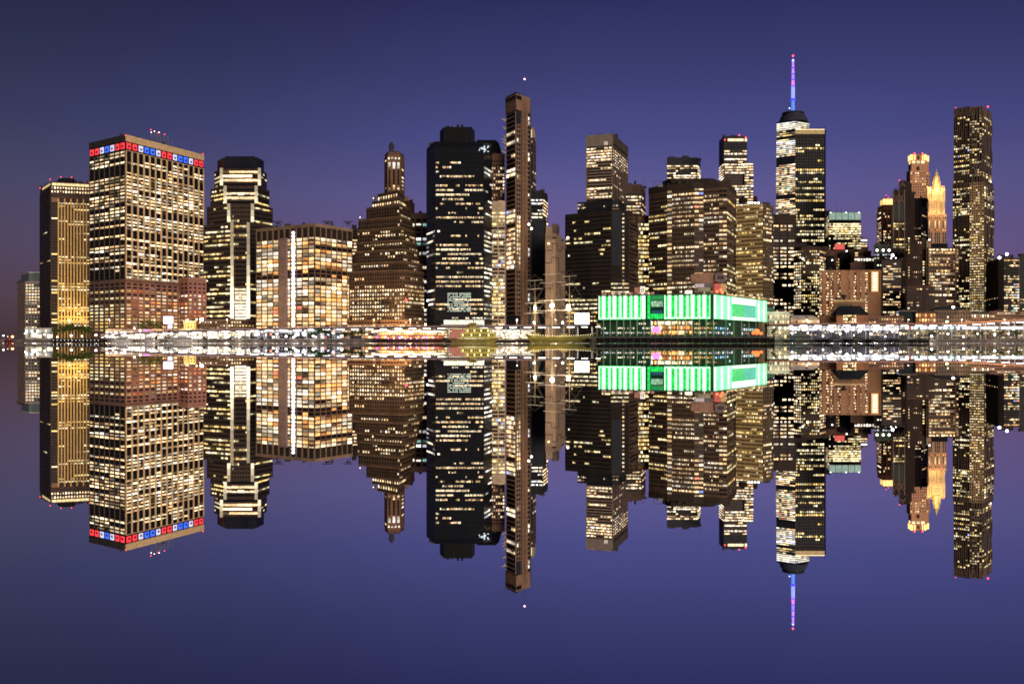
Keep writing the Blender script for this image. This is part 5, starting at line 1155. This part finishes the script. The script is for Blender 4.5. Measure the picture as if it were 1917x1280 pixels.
# ================================================================== TREES
LEAF = [wall((.035, .06, .018), .7, .5, .6), wall((.06, .085, .02), .7, .5, .6)]
BARK = wall((.05, .035, .025))
def tree(px, top, wpx, Y, label, seed, base=GZ, mi=0, n=520):
    r = random.Random(seed); x = X(px, Y); H = Z(top, Y) - base; Rw = wpx * Y / F / 2
    t = thing('tree', label, 'tree', (x, Y, base), 'trees along the waterfront')
    m = MB(); m.tube((x, Y, base), (x + .2, Y, base + H * .4), .28, .18, 7)
    ends = []
    for k in range(6):
        a = k * 1.05 + r.uniform(-.3, .3); e = (x + math.cos(a) * Rw * .6, Y + math.sin(a) * Rw * .6, base + H * r.uniform(.55, .85)); m.tube((x + .2, Y, base + H * r.uniform(.28, .4)), e, .13, .04, 5); ends.append(e)
    m.build('trunk', BARK, t)
    m = MB(); cl = [(e[0] + r.uniform(-.3, .3) * Rw, e[1] + r.uniform(-.3, .3) * Rw, e[2] + r.uniform(-.08, .1) * H) for e in ends for _ in range(2)] + [(x, Y, base + H * .8), (x + Rw * .2, Y, base + H * .65)]
    for k in range(n):
        c = r.choice(cl); d = Vector((r.gauss(0, 1), r.gauss(0, 1), r.gauss(0, .8))); d = d.normalized() * (r.random() ** .5) * Rw * .48
        p = Vector(c) + d; p.z = min(p.z, base + H); u = Vector((r.gauss(0, 1), r.gauss(0, 1), r.gauss(0, 1))).normalized(); v = u.orthogonal().normalized(); q = r.uniform(.22, .5)
        m.poly([p - u * q, p + v * q * .7, p + u * q, p - v * q * .7], 0 if r.random() < .65 else 1)
    m.build('crown', LEAF, t)
TR = [(104, 613, 14, 728, 'smallest tree at the left end of the row under the gold piered tower'), (117, 607, 20, 731, 'broad dark tree second from left under the gold piered tower'), (130, 604, 18, 729, 'tallest tree of the row under the gold piered tower'), (143, 608, 18, 733, 'rounded tree right of the tallest tree under the gold piered tower'), (157, 608, 20, 730, 'wide tree near the right end of the row under the gold piered tower'), (168, 611, 12, 733, 'small tree at the right end of the row under the gold piered tower'),
 (268, 598, 20, 768, 'dark tree behind the ramp left of the white video screen'), (283, 596, 22, 770, 'taller dark tree behind the ramp left of the white video screen'), (298, 599, 16, 768, 'dark tree touching the left side of the white video screen'),
 (540, 623, 18, 722, 'low dark bushy tree left of the bluish lamps'), (583, 620, 14, 722, 'dark tree left of the broad black tree below the amber glass block'), (598, 612, 24, 724, 'broad black tree below the corner of the amber glass block'), (612, 614, 18, 722, 'black tree at the right of the group below the amber glass block'),
 (645, 621, 16, 724, 'leftmost dark tree behind the quay left of the party boat'), (660, 618, 18, 724, 'middle dark tree behind the quay left of the party boat'), (676, 616, 16, 724, 'dark tree closest to the left end of the party boat'), (716, 608, 22, 746, 'dark tree crown rising above the left end of the party boat'),
 (878, 603, 14, 790, 'small dark tree left of the yellow ferry bridge'), (903, 601, 14, 790, 'small dark tree right of the yellow ferry bridge'),
 (1745, 620, 14, 728, 'yellow green lit small tree left of the tall pale lamp post'), (1832, 618, 14, 728, 'yellow green lit small tree under the golden viaduct'), (1872, 617, 14, 728, 'yellow green lit small tree second under the golden viaduct'), (1903, 617, 14, 728, 'yellow green lit small tree nearest the right edge'),
 (1448, 612, 10, 722, 'bare looking small tree in front of the cream market building'), (1848, 552, 14, 880, 'dark tree like roof garden between the rippled tower and the black boxy tower')]
for i, a in enumerate(TR): tree(*a, seed=i, n=650 if a[2] > 15 else 420)
for px, e, c in ((110, 1800, (1, .85, .25)), (135, 2200, (1, .85, .25)), (160, 2000, (1, .8, .2))): lamp('tree_uplight', (X(px, 724), 722, 3.5), e, c, .3)
for px in (1745, 1832, 1885): lamp('tree_uplight', (X(px, 724), 722, 3.5), 900, (1, .9, .35), .3)

# ================================================================== VEHICLES
def car(px, Y, col, label, L=4.6, H=1.5, tall=0, rz=0):
    x = X(px, Y); t = thing('parked_car' if not tall else 'parked_van', label, 'car' if not tall else 'van', (x, Y, GZ), 'vehicles parked along the quay')
    m = MB(); W = 1.8; h = H / 1.5
    pr = [(-.5, .28), (-.5, .72), (-.28, .85), (-.2, 1.42), (.22, 1.42), (.34, .92), (.5, .78), (.5, .28)] if not tall else [(-.5, .3), (-.5, 2.2), (.3, 2.2), (.38, 1.4), (.5, 1.2), (.5, .3)]
    a = [(x + u * L, Y - W / 2, GZ + v * h) for u, v in pr]; b = [(p[0], Y + W / 2, p[2]) for p in a]
    m.poly(a); m.poly(b[::-1])
    for i in range(len(a)): j = (i + 1) % len(a); m.poly([a[j], a[i], b[i], b[j]])
    m.build('body', wall(col, .3, .05), t)
    m = MB(); z0, z1 = (GZ + .9 * h, GZ + 1.34 * h) if not tall else (GZ + 1.4, GZ + 1.95)
    m.box((x - .2 * L, Y - W / 2 - .02, z0), (x + (.24 if not tall else .34) * L, Y + W / 2 + .02, z1)); m.build('window', GLASS, t)
    for u in (-.32, .32):
        for sy in (-1, 1): m = MB(); m.tube((x + u * L, Y + sy * .95, GZ + .33), (x + u * L, Y + sy * .7, GZ + .33), .33, .33, 10); m.build('wheel', wall((.015, .015, .015)), t)
    for sy in (-.6, .6):
        m = MB(); m.ball((x + L * .5, Y + sy, GZ + .65), .13, 6); m.build('headlight', emit((1, .95, .8), 5), t)
        m = MB(); m.ball((x - L * .5, Y + sy, GZ + .65), .1, 6); m.build('tail_light', emit((1, .05, .03), 4), t)
for a in [(222, 716, (.5, .5, .5), 'silver car left of the moored yachts'), (290, 718, (.03, .03, .03), 'black car under the ramp near the neon bar'), (340, 717, (.6, .6, .58), 'white van below the yellow kiosk', 5.5, 1.5, 1), (356, 719, (.3, .03, .03), 'dark red car right of the white van below the yellow kiosk'), (385, 717, (.03, .03, .035), 'black car below the big glaring lamp'), (402, 718, (.45, .35, .1), 'yellow car right of the black one below the big glaring lamp'), (430, 718, (.03, .04, .06), 'dark blue car below the white columned tower'), (447, 717, (.5, .5, .5), 'white van below the white columned tower', 5.5, 1.5, 1), (490, 718, (.02, .02, .02), 'black car below the left edge of the amber glass block'), (515, 717, (.5, .48, .45), 'silver car left of the low dark bushy tree'),
 (1700, 720, (.5, .5, .5), 'white van left of the yellow green tree on the right quay', 5.5, 1.5, 1), (1722, 720, (.03, .03, .03), 'black car beside the white van on the right quay'), (1790, 720, (.4, .4, .42), 'silver car on the right quay below the tall pale lamp post'), (1811, 720, (.04, .03, .03), 'dark car on the right quay below the orange brick house'), (1853, 720, (.4, .05, .04), 'red car on the right quay between two small trees')]:
    car(*a)

# ================================================================== BOATS
def hull(m, x0, x1, Y, zd, W, sheer=1.2, mi=0, rake=.12):
    N = 14; L = x1 - x0; rows = []
    for i in range(N + 1):
        u = i / N; w = W / 2 * (1 - abs(2 * u - 1) ** 3.2 * .96); zz = zd + sheer * (2 * u - 1) ** 2; x = x0 + L * u
        xk = x0 + L * (rake + (1 - 2 * rake) * u)
        rows.append([(x, Y - w, zz), (xk, Y - w * .8, zd * .3), (xk, Y - w * .5, -.8), (xk, Y + w * .5, -.8), (xk, Y + w * .8, zd * .3), (x, Y + w, zz)])
    for a, b in zip(rows, rows[1:]):
        for k in range(5): m.poly([a[k], b[k], b[k + 1], a[k + 1]], mi)
        m.poly([a[5], b[5], b[0], a[0]], mi)
    m.poly(rows[0], mi); m.poly(rows[-1][::-1], mi)
def party_boat():
    Y = 684; x0, x1 = X(698, Y), X(838, Y)
    t = thing('party_boat', 'long excursion boat sparkling with orange and purple party lights', 'boat', ((x0 + x1) / 2, Y, 0))
    m = MB(); hull(m, x0, x1, Y, 2.6, 11, .8); m.build('hull', wall((.06, .035, .03)), t)
    rr = random.Random(12)
    for k, (a, b, z, h) in enumerate(((.05, .93, 2.9, 2.6), (.1, .86, 5.6, 2.4))):
        m = MB(); m.box((x0 + (x1 - x0) * a, Y - 4.5, z), (x0 + (x1 - x0) * b, Y + 4.5, z + h)); m.build('cabin_deck', wall((.3, .16, .1)), t)
        m = MB(); m.box((x0 + (x1 - x0) * a - .5, Y - 5.2, z + h), (x0 + (x1 - x0) * b + .5, Y + 5.2, z + h + .25)); m.build('deck_roof', wall((.4, .25, .2)), t)
        n = 24
        for i in range(n):
            u0 = a + (b - a) * (i + .12) / n; u1 = a + (b - a) * (i + .88) / n
            c = rr.choice([(1, .4, .1), (1, .6, .2), (1, .85, .6), (.6, .25, 1), (.5, .1, .05), (.4, .12, .05)] if k == 0 else [(1, .5, .15), (1, .7, .3), (1, .8, .5)])
            m = MB(); m.box((x0 + (x1 - x0) * u0, Y - 4.7, z + .6), (x0 + (x1 - x0) * u1, Y - 4.45, z + h - .4)); m.build('window', emit(c, round(rr.uniform(.8, 2.4), 1)), t)
    for i in range(40):
        u = i / 39; m = MB(); m.ball((x0 + (x1 - x0) * (.03 + .92 * u), Y - 5, 8.6 + .9 * abs(math.sin(u * 12)) - u * 1.0), .6, 6); m.build('festoon_bulb', emit((1, .72, .36) if i % 5 else (1, .9, .7), 8), t)
    for i in range(9):
        m = MB(); m.ball((x0 + (x1 - x0) * (.22 + .075 * i), Y - 5.4, 3.2 + rr.uniform(-.4, .8)), .38, 6); m.build('deck_lamp', emit(rr.choice([(.55, .2, 1), (.8, .4, 1), (1, .4, .9)]), 7), t)
    for xx in (x0 + 20, x1 - 12): m = MB(); m.tube((xx, Y, 8), (xx, Y, 12.5), .15); m.build('mast', STEEL, t)
    for u in (.15, .45, .75): lamp('deck_light', (x0 + (x1 - x0) * u, Y - 8, 7), 1500, (1, .45, .15), .5, t)
party_boat()
def ferry():
    Y = 682; t = thing('ferry', 'yellow lit ferry with a tall bridge moored under the black octagonal tower', 'ferry', (X(885, Y), Y, 0))
    yl = wall((.4, .35, .12)); pk = wall((.4, .2, .18)); m = MB(); hull(m, X(838, Y), X(935, Y), Y, 3.0, 11, 1.0); m.build('hull', wall((.25, .2, .06)), t)
    def bx(n, a, b, t0, b0, mt, w=4): m = MB(); m.box((X(a, Y), Y - w, Z(b0, Y)), (X(b, Y), Y + w, Z(t0, Y))); return m.build(n, mt, t)
    bx('cabin_deck', 842, 862, 624, 633, pk, 4.6); bx('cabin_deck', 862, 928, 623, 633, yl, 4.6); bx('upper_deck', 846, 872, 616, 624, pk, 4.2); bx('upper_deck', 872, 918, 615, 623, yl, 4.2); bx('wheelhouse', 880, 892, 604, 615, yl, 3); bx('funnel', 876, 880, 606, 615, wall((.3, .08, .06)), 1.5); bx('deck_roof', 844, 922, 614, 615, wall((.5, .45, .2)), 4.8)
    for i in range(15): x = 866 + i * 4; bx('window', x, x + 2, 625, 629, GLASS if i % 4 else emit((1, .85, .45), 1.8), 4.75)
    for i in range(10): x = 875 + i * 4.2; bx('window', x, x + 2, 617, 621, GLASS if i % 3 else emit((1, .8, .4), 1.8), 4.35)
    for i in range(3): bx('window', 881.5 + i * 3.4, 884 + i * 3.4, 606.5, 609.5, GLASS, 3.1)
    m = MB(); m.tube((X(886, Y), Y, Z(604, Y)), (X(886, Y), Y, Z(596, Y)), .2); m.tube((X(884, Y), Y, Z(600, Y)), (X(888, Y), Y, Z(600, Y)), .12); m.build('mast', STEEL, t)
    for px in (850, 872, 895, 920): lamp('deck_light', (X(px, Y), Y - 9, 7), 600, (1, .85, .3) if px > 860 else (1, .5, .4), .5, t)
ferry()
def ship():
    Y = 676; t = thing('sailing_ship', 'three masted sailing ship with bare yards and floodlit yellow hull', 'sailing ship', (X(1045, Y), Y, 0))
    m = MB(); hull(m, X(984, Y), X(1112, Y), Y, 4.6, 10, 1.8, rake=.08); m.build('hull', wall((.22, .18, .05)), t)
    for zz, w in ((4.4, .35), (3.2, .25)):
        m = MB(); m.box((X(990, Y), Y - 5.15, zz), (X(1106, Y), Y - 4.9, zz + w)); m.build('wale', wall((.7, .55, .2)), t)
    m = MB(); m.tube((X(1110, Y), Y, 6), (X(1126, Y), Y, 10.5), .4, .15, 8); m.build('bowsprit', wall((.5, .35, .2)), t)
    m = MB(); m.box((X(996, Y), Y - 3, 4.8), (X(1010, Y), Y + 3, 7.2)); m.box((X(1050, Y), Y - 2.5, 4.8), (X(1062, Y), Y + 2.5, 6.8)); m.build('deck_house', wall((.55, .42, .2)), t)
    wood = wall((.62, .42, .24)); spar = wall((.72, .62, .52))
    M = [(1001.5, 524, [(525, 15), (541, 15), (567, 19), (586, 21)]), (1033.5, 506, [(513, 17), (529, 24), (562, 27), (581, 27)]), (1066, 515, [(517, 14), (533, 16), (560, 22), (581, 24)])]
    for px, top, yards in M:
        x = X(px, Y); m = MB(); m.tube((x, Y, 4), (x, Y, Z(570, Y)), .48, .36, 8); m.tube((x, Y, Z(572, Y)), (x, Y, Z(top, Y)), .28, .12, 6); m.box((x - 1.4, Y - 1, Z(571, Y)), (x + 1.4, Y + 1, Z(570.2, Y))); m.build('mast', wood, t)
        for py, hw in yards:
            m = MB(); q = hw * Y / F; tilt = .5; m.tube((x - q, Y - .6 - q * .15, Z(py, Y) - tilt), (x, Y - .6, Z(py, Y)), .12, .24, 6); m.tube((x, Y - .6, Z(py, Y)), (x + q, Y - .6 + q * .15, Z(py, Y) + tilt), .24, .12, 6); m.build('yard', spar, t)
        m = MB()
        for k in range(5):
            for sgn in (-1, 1):
                m.tube((x + sgn * (2 + k * 1.1), Y - 4.6, 5), (x + sgn * .3, Y, Z(570, Y)), .05, .05, 4); 
            m.tube((x - 3 + k * 1.5, Y + 4.6, 5), (x, Y, Z(570, Y)), .05, .05, 4)
        for py, hw in yards[:3]:
            q = hw * Y / F
            for sgn in (-1, 1): m.tube((x + sgn * q * .9, Y - .6, Z(py, Y)), (x, Y, Z(py - 11, Y)), .045, .045, 4); m.tube((x + sgn * q * .9, Y - .6, Z(py, Y)), (x, Y, Z(py + 22, Y)), .045, .045, 4)
        m.build('rigging', wall((.5, .42, .32)), t)
    m = MB()
    for (a, b), (c, d) in (((1033.5, 508), (1001.5, 570)), ((1066, 517), (1033.5, 572)), ((1001.5, 526), (986, 620)), ((1066, 560), (1124, 612)), ((1066, 520), (1124, 612)), ((1033.5, 565), (1066, 618)), ((1001.5, 565), (1033, 618))):
        m.tube((X(a, Y), Y, Z(b, Y)), (X(c, Y), Y, Z(d, Y)), .06, .06, 4)
    m.build('stay', wall((.5, .42, .32)), t)
    for px, py, r, e in ((1001.5, 577, 1.0, 3000), (1033.5, 572, 1.6, 6000), (1063, 574, 1.1, 3000), (1053, 604, .7, 900), (1000, 604, .7, 900)):
        m = MB(); m.ball((X(px, Y), Y - 1.2, Z(py, Y)), r, 10); m.build('floodlight', emit((1, .95, .85), 30), t); lamp('flood_light', (X(px, Y), Y - 3, Z(py, Y)), e, (1, .85, .6), .6, t)
    m = MB()
    for i in range(26): m.ball((X(994 + i * 4.4, Y), Y - 5.2, 6.2 - 1.0 * math.sin(i / 25 * 3.14)), .22, 6)
    m.build('string_lights', emit((1, .85, .5), 5), t)
    for px in (1000, 1025, 1048): lamp('hull_light', (X(px, Y), Y - 9, 5), 350, (1, .85, .2), .5, t)
ship()
def workboat(x0, x1, Y, label, cab, col=(.03, .03, .035), mast=0, name='moored_boat'):
    t = thing(name, label, 'boat', (X((x0 + x1) / 2, Y), Y, 0)); m = MB(); L = X(x1, Y) - X(x0, Y); hull(m, X(x0, Y), X(x1, Y), Y, 1.5 + L * .02, min(6, L * .28), .5); m.build('hull', wall(col, .5), t)
    z = 1.6 + L * .02; m = MB(); a = X(x0, Y) + L * cab[0]; b = X(x0, Y) + L * cab[1]; m.box((a, Y - 1.6, z - .2), (b, Y + 1.6, z + cab[2])); m.box((a + (b - a) * .2, Y - 1.3, z + cab[2]), (a + (b - a) * .7, Y + 1.3, z + cab[2] * 1.7)); m.build('cabin', wall(tuple(min(.7, c * 2 + .03) for c in col), .5), t)
    m = MB(); m.box((a + .3, Y - 1.65, z + cab[2] * .4), (b - .3, Y - 1.58, z + cab[2] * .75)); m.build('window', GLASS, t)
    if mast: m = MB(); xm = (a + b) / 2; m.tube((xm, Y, z), (xm, Y, z + mast), .12, .06); m.tube((xm - 1.5, Y, z + mast * .75), (xm + 1.5, Y, z + mast * .75), .05); m.build('mast', STEEL, t)
    m = MB(); m.ball(((a + b) / 2, Y - 1.2, z + cab[2] * 1.7 + .4), .28, 6); m.build('cabin_lamp', emit((1, .9, .8), 5), t)
for a in [(205, 250, 694, 'white yacht moored left below the ramp', (.3, .75, 2), (.6, .6, .6), 0), (262, 300, 692, 'pale yacht with a mast below the neon bar', (.3, .7, 1.8), (.5, .48, .45), 9), (312, 372, 694, 'sleek pale yacht below the white video screen', (.25, .8, 2.2), (.6, .58, .55), 0),
 (1462, 1535, 688, 'dark grey moored ship with mast and tall cabin below the white peaked tents', (.35, .75, 4), (.05, .055, .05), 14), (1548, 1580, 672, 'dark tugboat below the leftmost blazing dock lamp', (.3, .7, 3), (.03, .03, .04), 6), (1584, 1622, 671, 'black workboat below the middle blazing dock lamp', (.35, .75, 3), (.025, .025, .03), 8), (1628, 1664, 672, 'dark workboat with low cabin below the largest blazing dock lamp', (.25, .6, 2.2), (.03, .03, .035), 0), (1668, 1702, 672, 'dark barge like boat right of the blazing dock lamps', (.5, .85, 2.4), (.04, .035, .035), 5), (8, 24, 690, 'small dark boat at the far left edge', (.3, .7, 1.6), (.1, .02, .02), 4)]:
    workboat(*a)

# ================================================================== SETTING
def sheet(name, x0, x1, y0, y1, z, mat):
    m = MB(); m.poly([(x0, y0, z), (x1, y0, z), (x1, y1, z), (x0, y1, z)]); return struct(m.build(name, mat, None))
sheet('ground', -9000, 9000, 700, 12000, GZ, wall((.05, .047, .045), .85, .3))
t_ = MB(); t_.box((-3000, 699.3, -4), (3000, 700.5, GZ + .35)); q_ = t_.build('seawall', wall((.16, .14, .13), .7, .4, .3), None)
tag(q_, 'long dark seawall along the whole waterfront', 'seawall')
m, n, l, b = nt('water'); n.remove(b)
gl = n.new('ShaderNodeBsdfGlossy'); gl.inputs['Color'].default_value = (.97, .97, .98, 1)
ge = n.new('ShaderNodeNewGeometry'); sx = n.new('ShaderNodeSeparateXYZ'); l.new(ge.outputs['Position'], sx.inputs[0])
mr = n.new('ShaderNodeMapRange'); mr.inputs[1].default_value = 110; mr.inputs[2].default_value = 420; mr.inputs[3].default_value = 0; mr.inputs[4].default_value = .07
l.new(sx.outputs['Y'], mr.inputs[0]); l.new(mr.outputs[0], gl.inputs['Roughness'])
l.new(gl.outputs[0], n['Material Output'].inputs['Surface'])
sheet('water', -9000, 9000, -3000, 12000, 0, m)

# ================================================================== SKY, SUN, CAMERA
w = bpy.data.worlds.new('World'); S.world = w; w.use_nodes = True; n = w.node_tree.nodes; l = w.node_tree.links
bg = n['Background']; tc = n.new('ShaderNodeTexCoord'); sp = n.new('ShaderNodeSeparateXYZ'); l.new(tc.outputs['Generated'], sp.inputs[0])
def srgb(*c): return tuple(((v / 255) / 12.92 if v / 255 <= .04045 else ((v / 255 + .055) / 1.055) ** 2.4) for v in c) + (1,)
rp = n.new('ShaderNodeValToRGB'); el = rp.color_ramp.elements
STOPS = [(0, (92, 68, 84)), (.045, (108, 83, 115)), (.1, (108, 91, 142)), (.16, (96, 90, 146)), (.22, (75, 76, 135)), (.29, (59, 61, 112)), (.36, (45, 46, 93)), (.6, (28, 28, 66)), (1, (18, 18, 46))]
el[0].position = 0; el[0].color = srgb(*STOPS[0][1]); el[1].position = 1; el[1].color = srgb(*STOPS[-1][1])
for p, c in STOPS[1:-1]: e = el.new(p); e.color = srgb(*c)
l.new(sp.outputs['Z'], rp.inputs[0])
# dusk glow is strongest ahead (west) and fades to both sides
m2 = n.new('ShaderNodeMapRange'); l.new(sp.outputs['X'], m2.inputs[0]); m2.inputs[1].default_value = -.55; m2.inputs[2].default_value = .55
r2 = n.new('ShaderNodeValToRGB'); e2 = r2.color_ramp.elements; e2[0].position = 0; e2[0].color = (.5, .54, .38, 1); e2[1].position = 1; e2[1].color = (.74, .76, .76, 1)
for p, c in ((.22, (.68, .7, .62, 1)), (.42, (.92, .92, .9, 1)), (.58, (1, 1, 1, 1)), (.8, (.93, .94, .96, 1))): q = e2.new(p); q.color = c
l.new(m2.outputs[0], r2.inputs[0])
vs = n.new('ShaderNodeVectorMath'); vs.operation = 'MULTIPLY'; l.new(rp.outputs[0], vs.inputs[0]); l.new(r2.outputs[0], vs.inputs[1])
sk = n.new('ShaderNodeTexSky'); sk.sky_type = 'NISHITA'; sk.sun_disc = False; sk.sun_elevation = R(-4); sk.sun_rotation = R(0)
v2 = n.new('ShaderNodeVectorMath'); v2.operation = 'SCALE'; l.new(sk.outputs[0], v2.inputs[0]); v2.inputs['Scale'].default_value = .02
v3 = n.new('ShaderNodeVectorMath'); v3.operation = 'ADD'; l.new(vs.outputs[0], v3.inputs[0]); l.new(v2.outputs[0], v3.inputs[1])
l.new(v3.outputs[0], bg.inputs['Color']); bg.inputs['Strength'].default_value = 1.0
# soft warm city glow from the opposite bank, to the right behind the camera
L = bpy.data.lights.new('city_glow', 'SUN'); L.energy = 2.3; L.angle = R(35); L.color = (1, .84, .68)
so = bpy.data.objects.new('city_glow', L); COL.objects.link(so); so.rotation_euler = Vector((-.4, .9, -.16)).to_track_quat('-Z', 'Y').to_euler()
cam = bpy.data.cameras.new('camera'); co = bpy.data.objects.new('camera', cam); COL.objects.link(co); S.camera = co
co.location = (0, 0, CZ); co.rotation_euler = (R(90), 0, 0); S.cycles.pixel_filter_type = 'BLACKMAN_HARRIS'; S.cycles.filter_width = 1.7; cam.sensor_width = 36; cam.lens = 36 * F / 1917; cam.clip_end = 20000; cam.clip_start = .1
S.view_settings.view_transform = 'Standard'; S.view_settings.look = 'None'; S.view_settings.exposure = 0; S.view_settings.gamma = 1
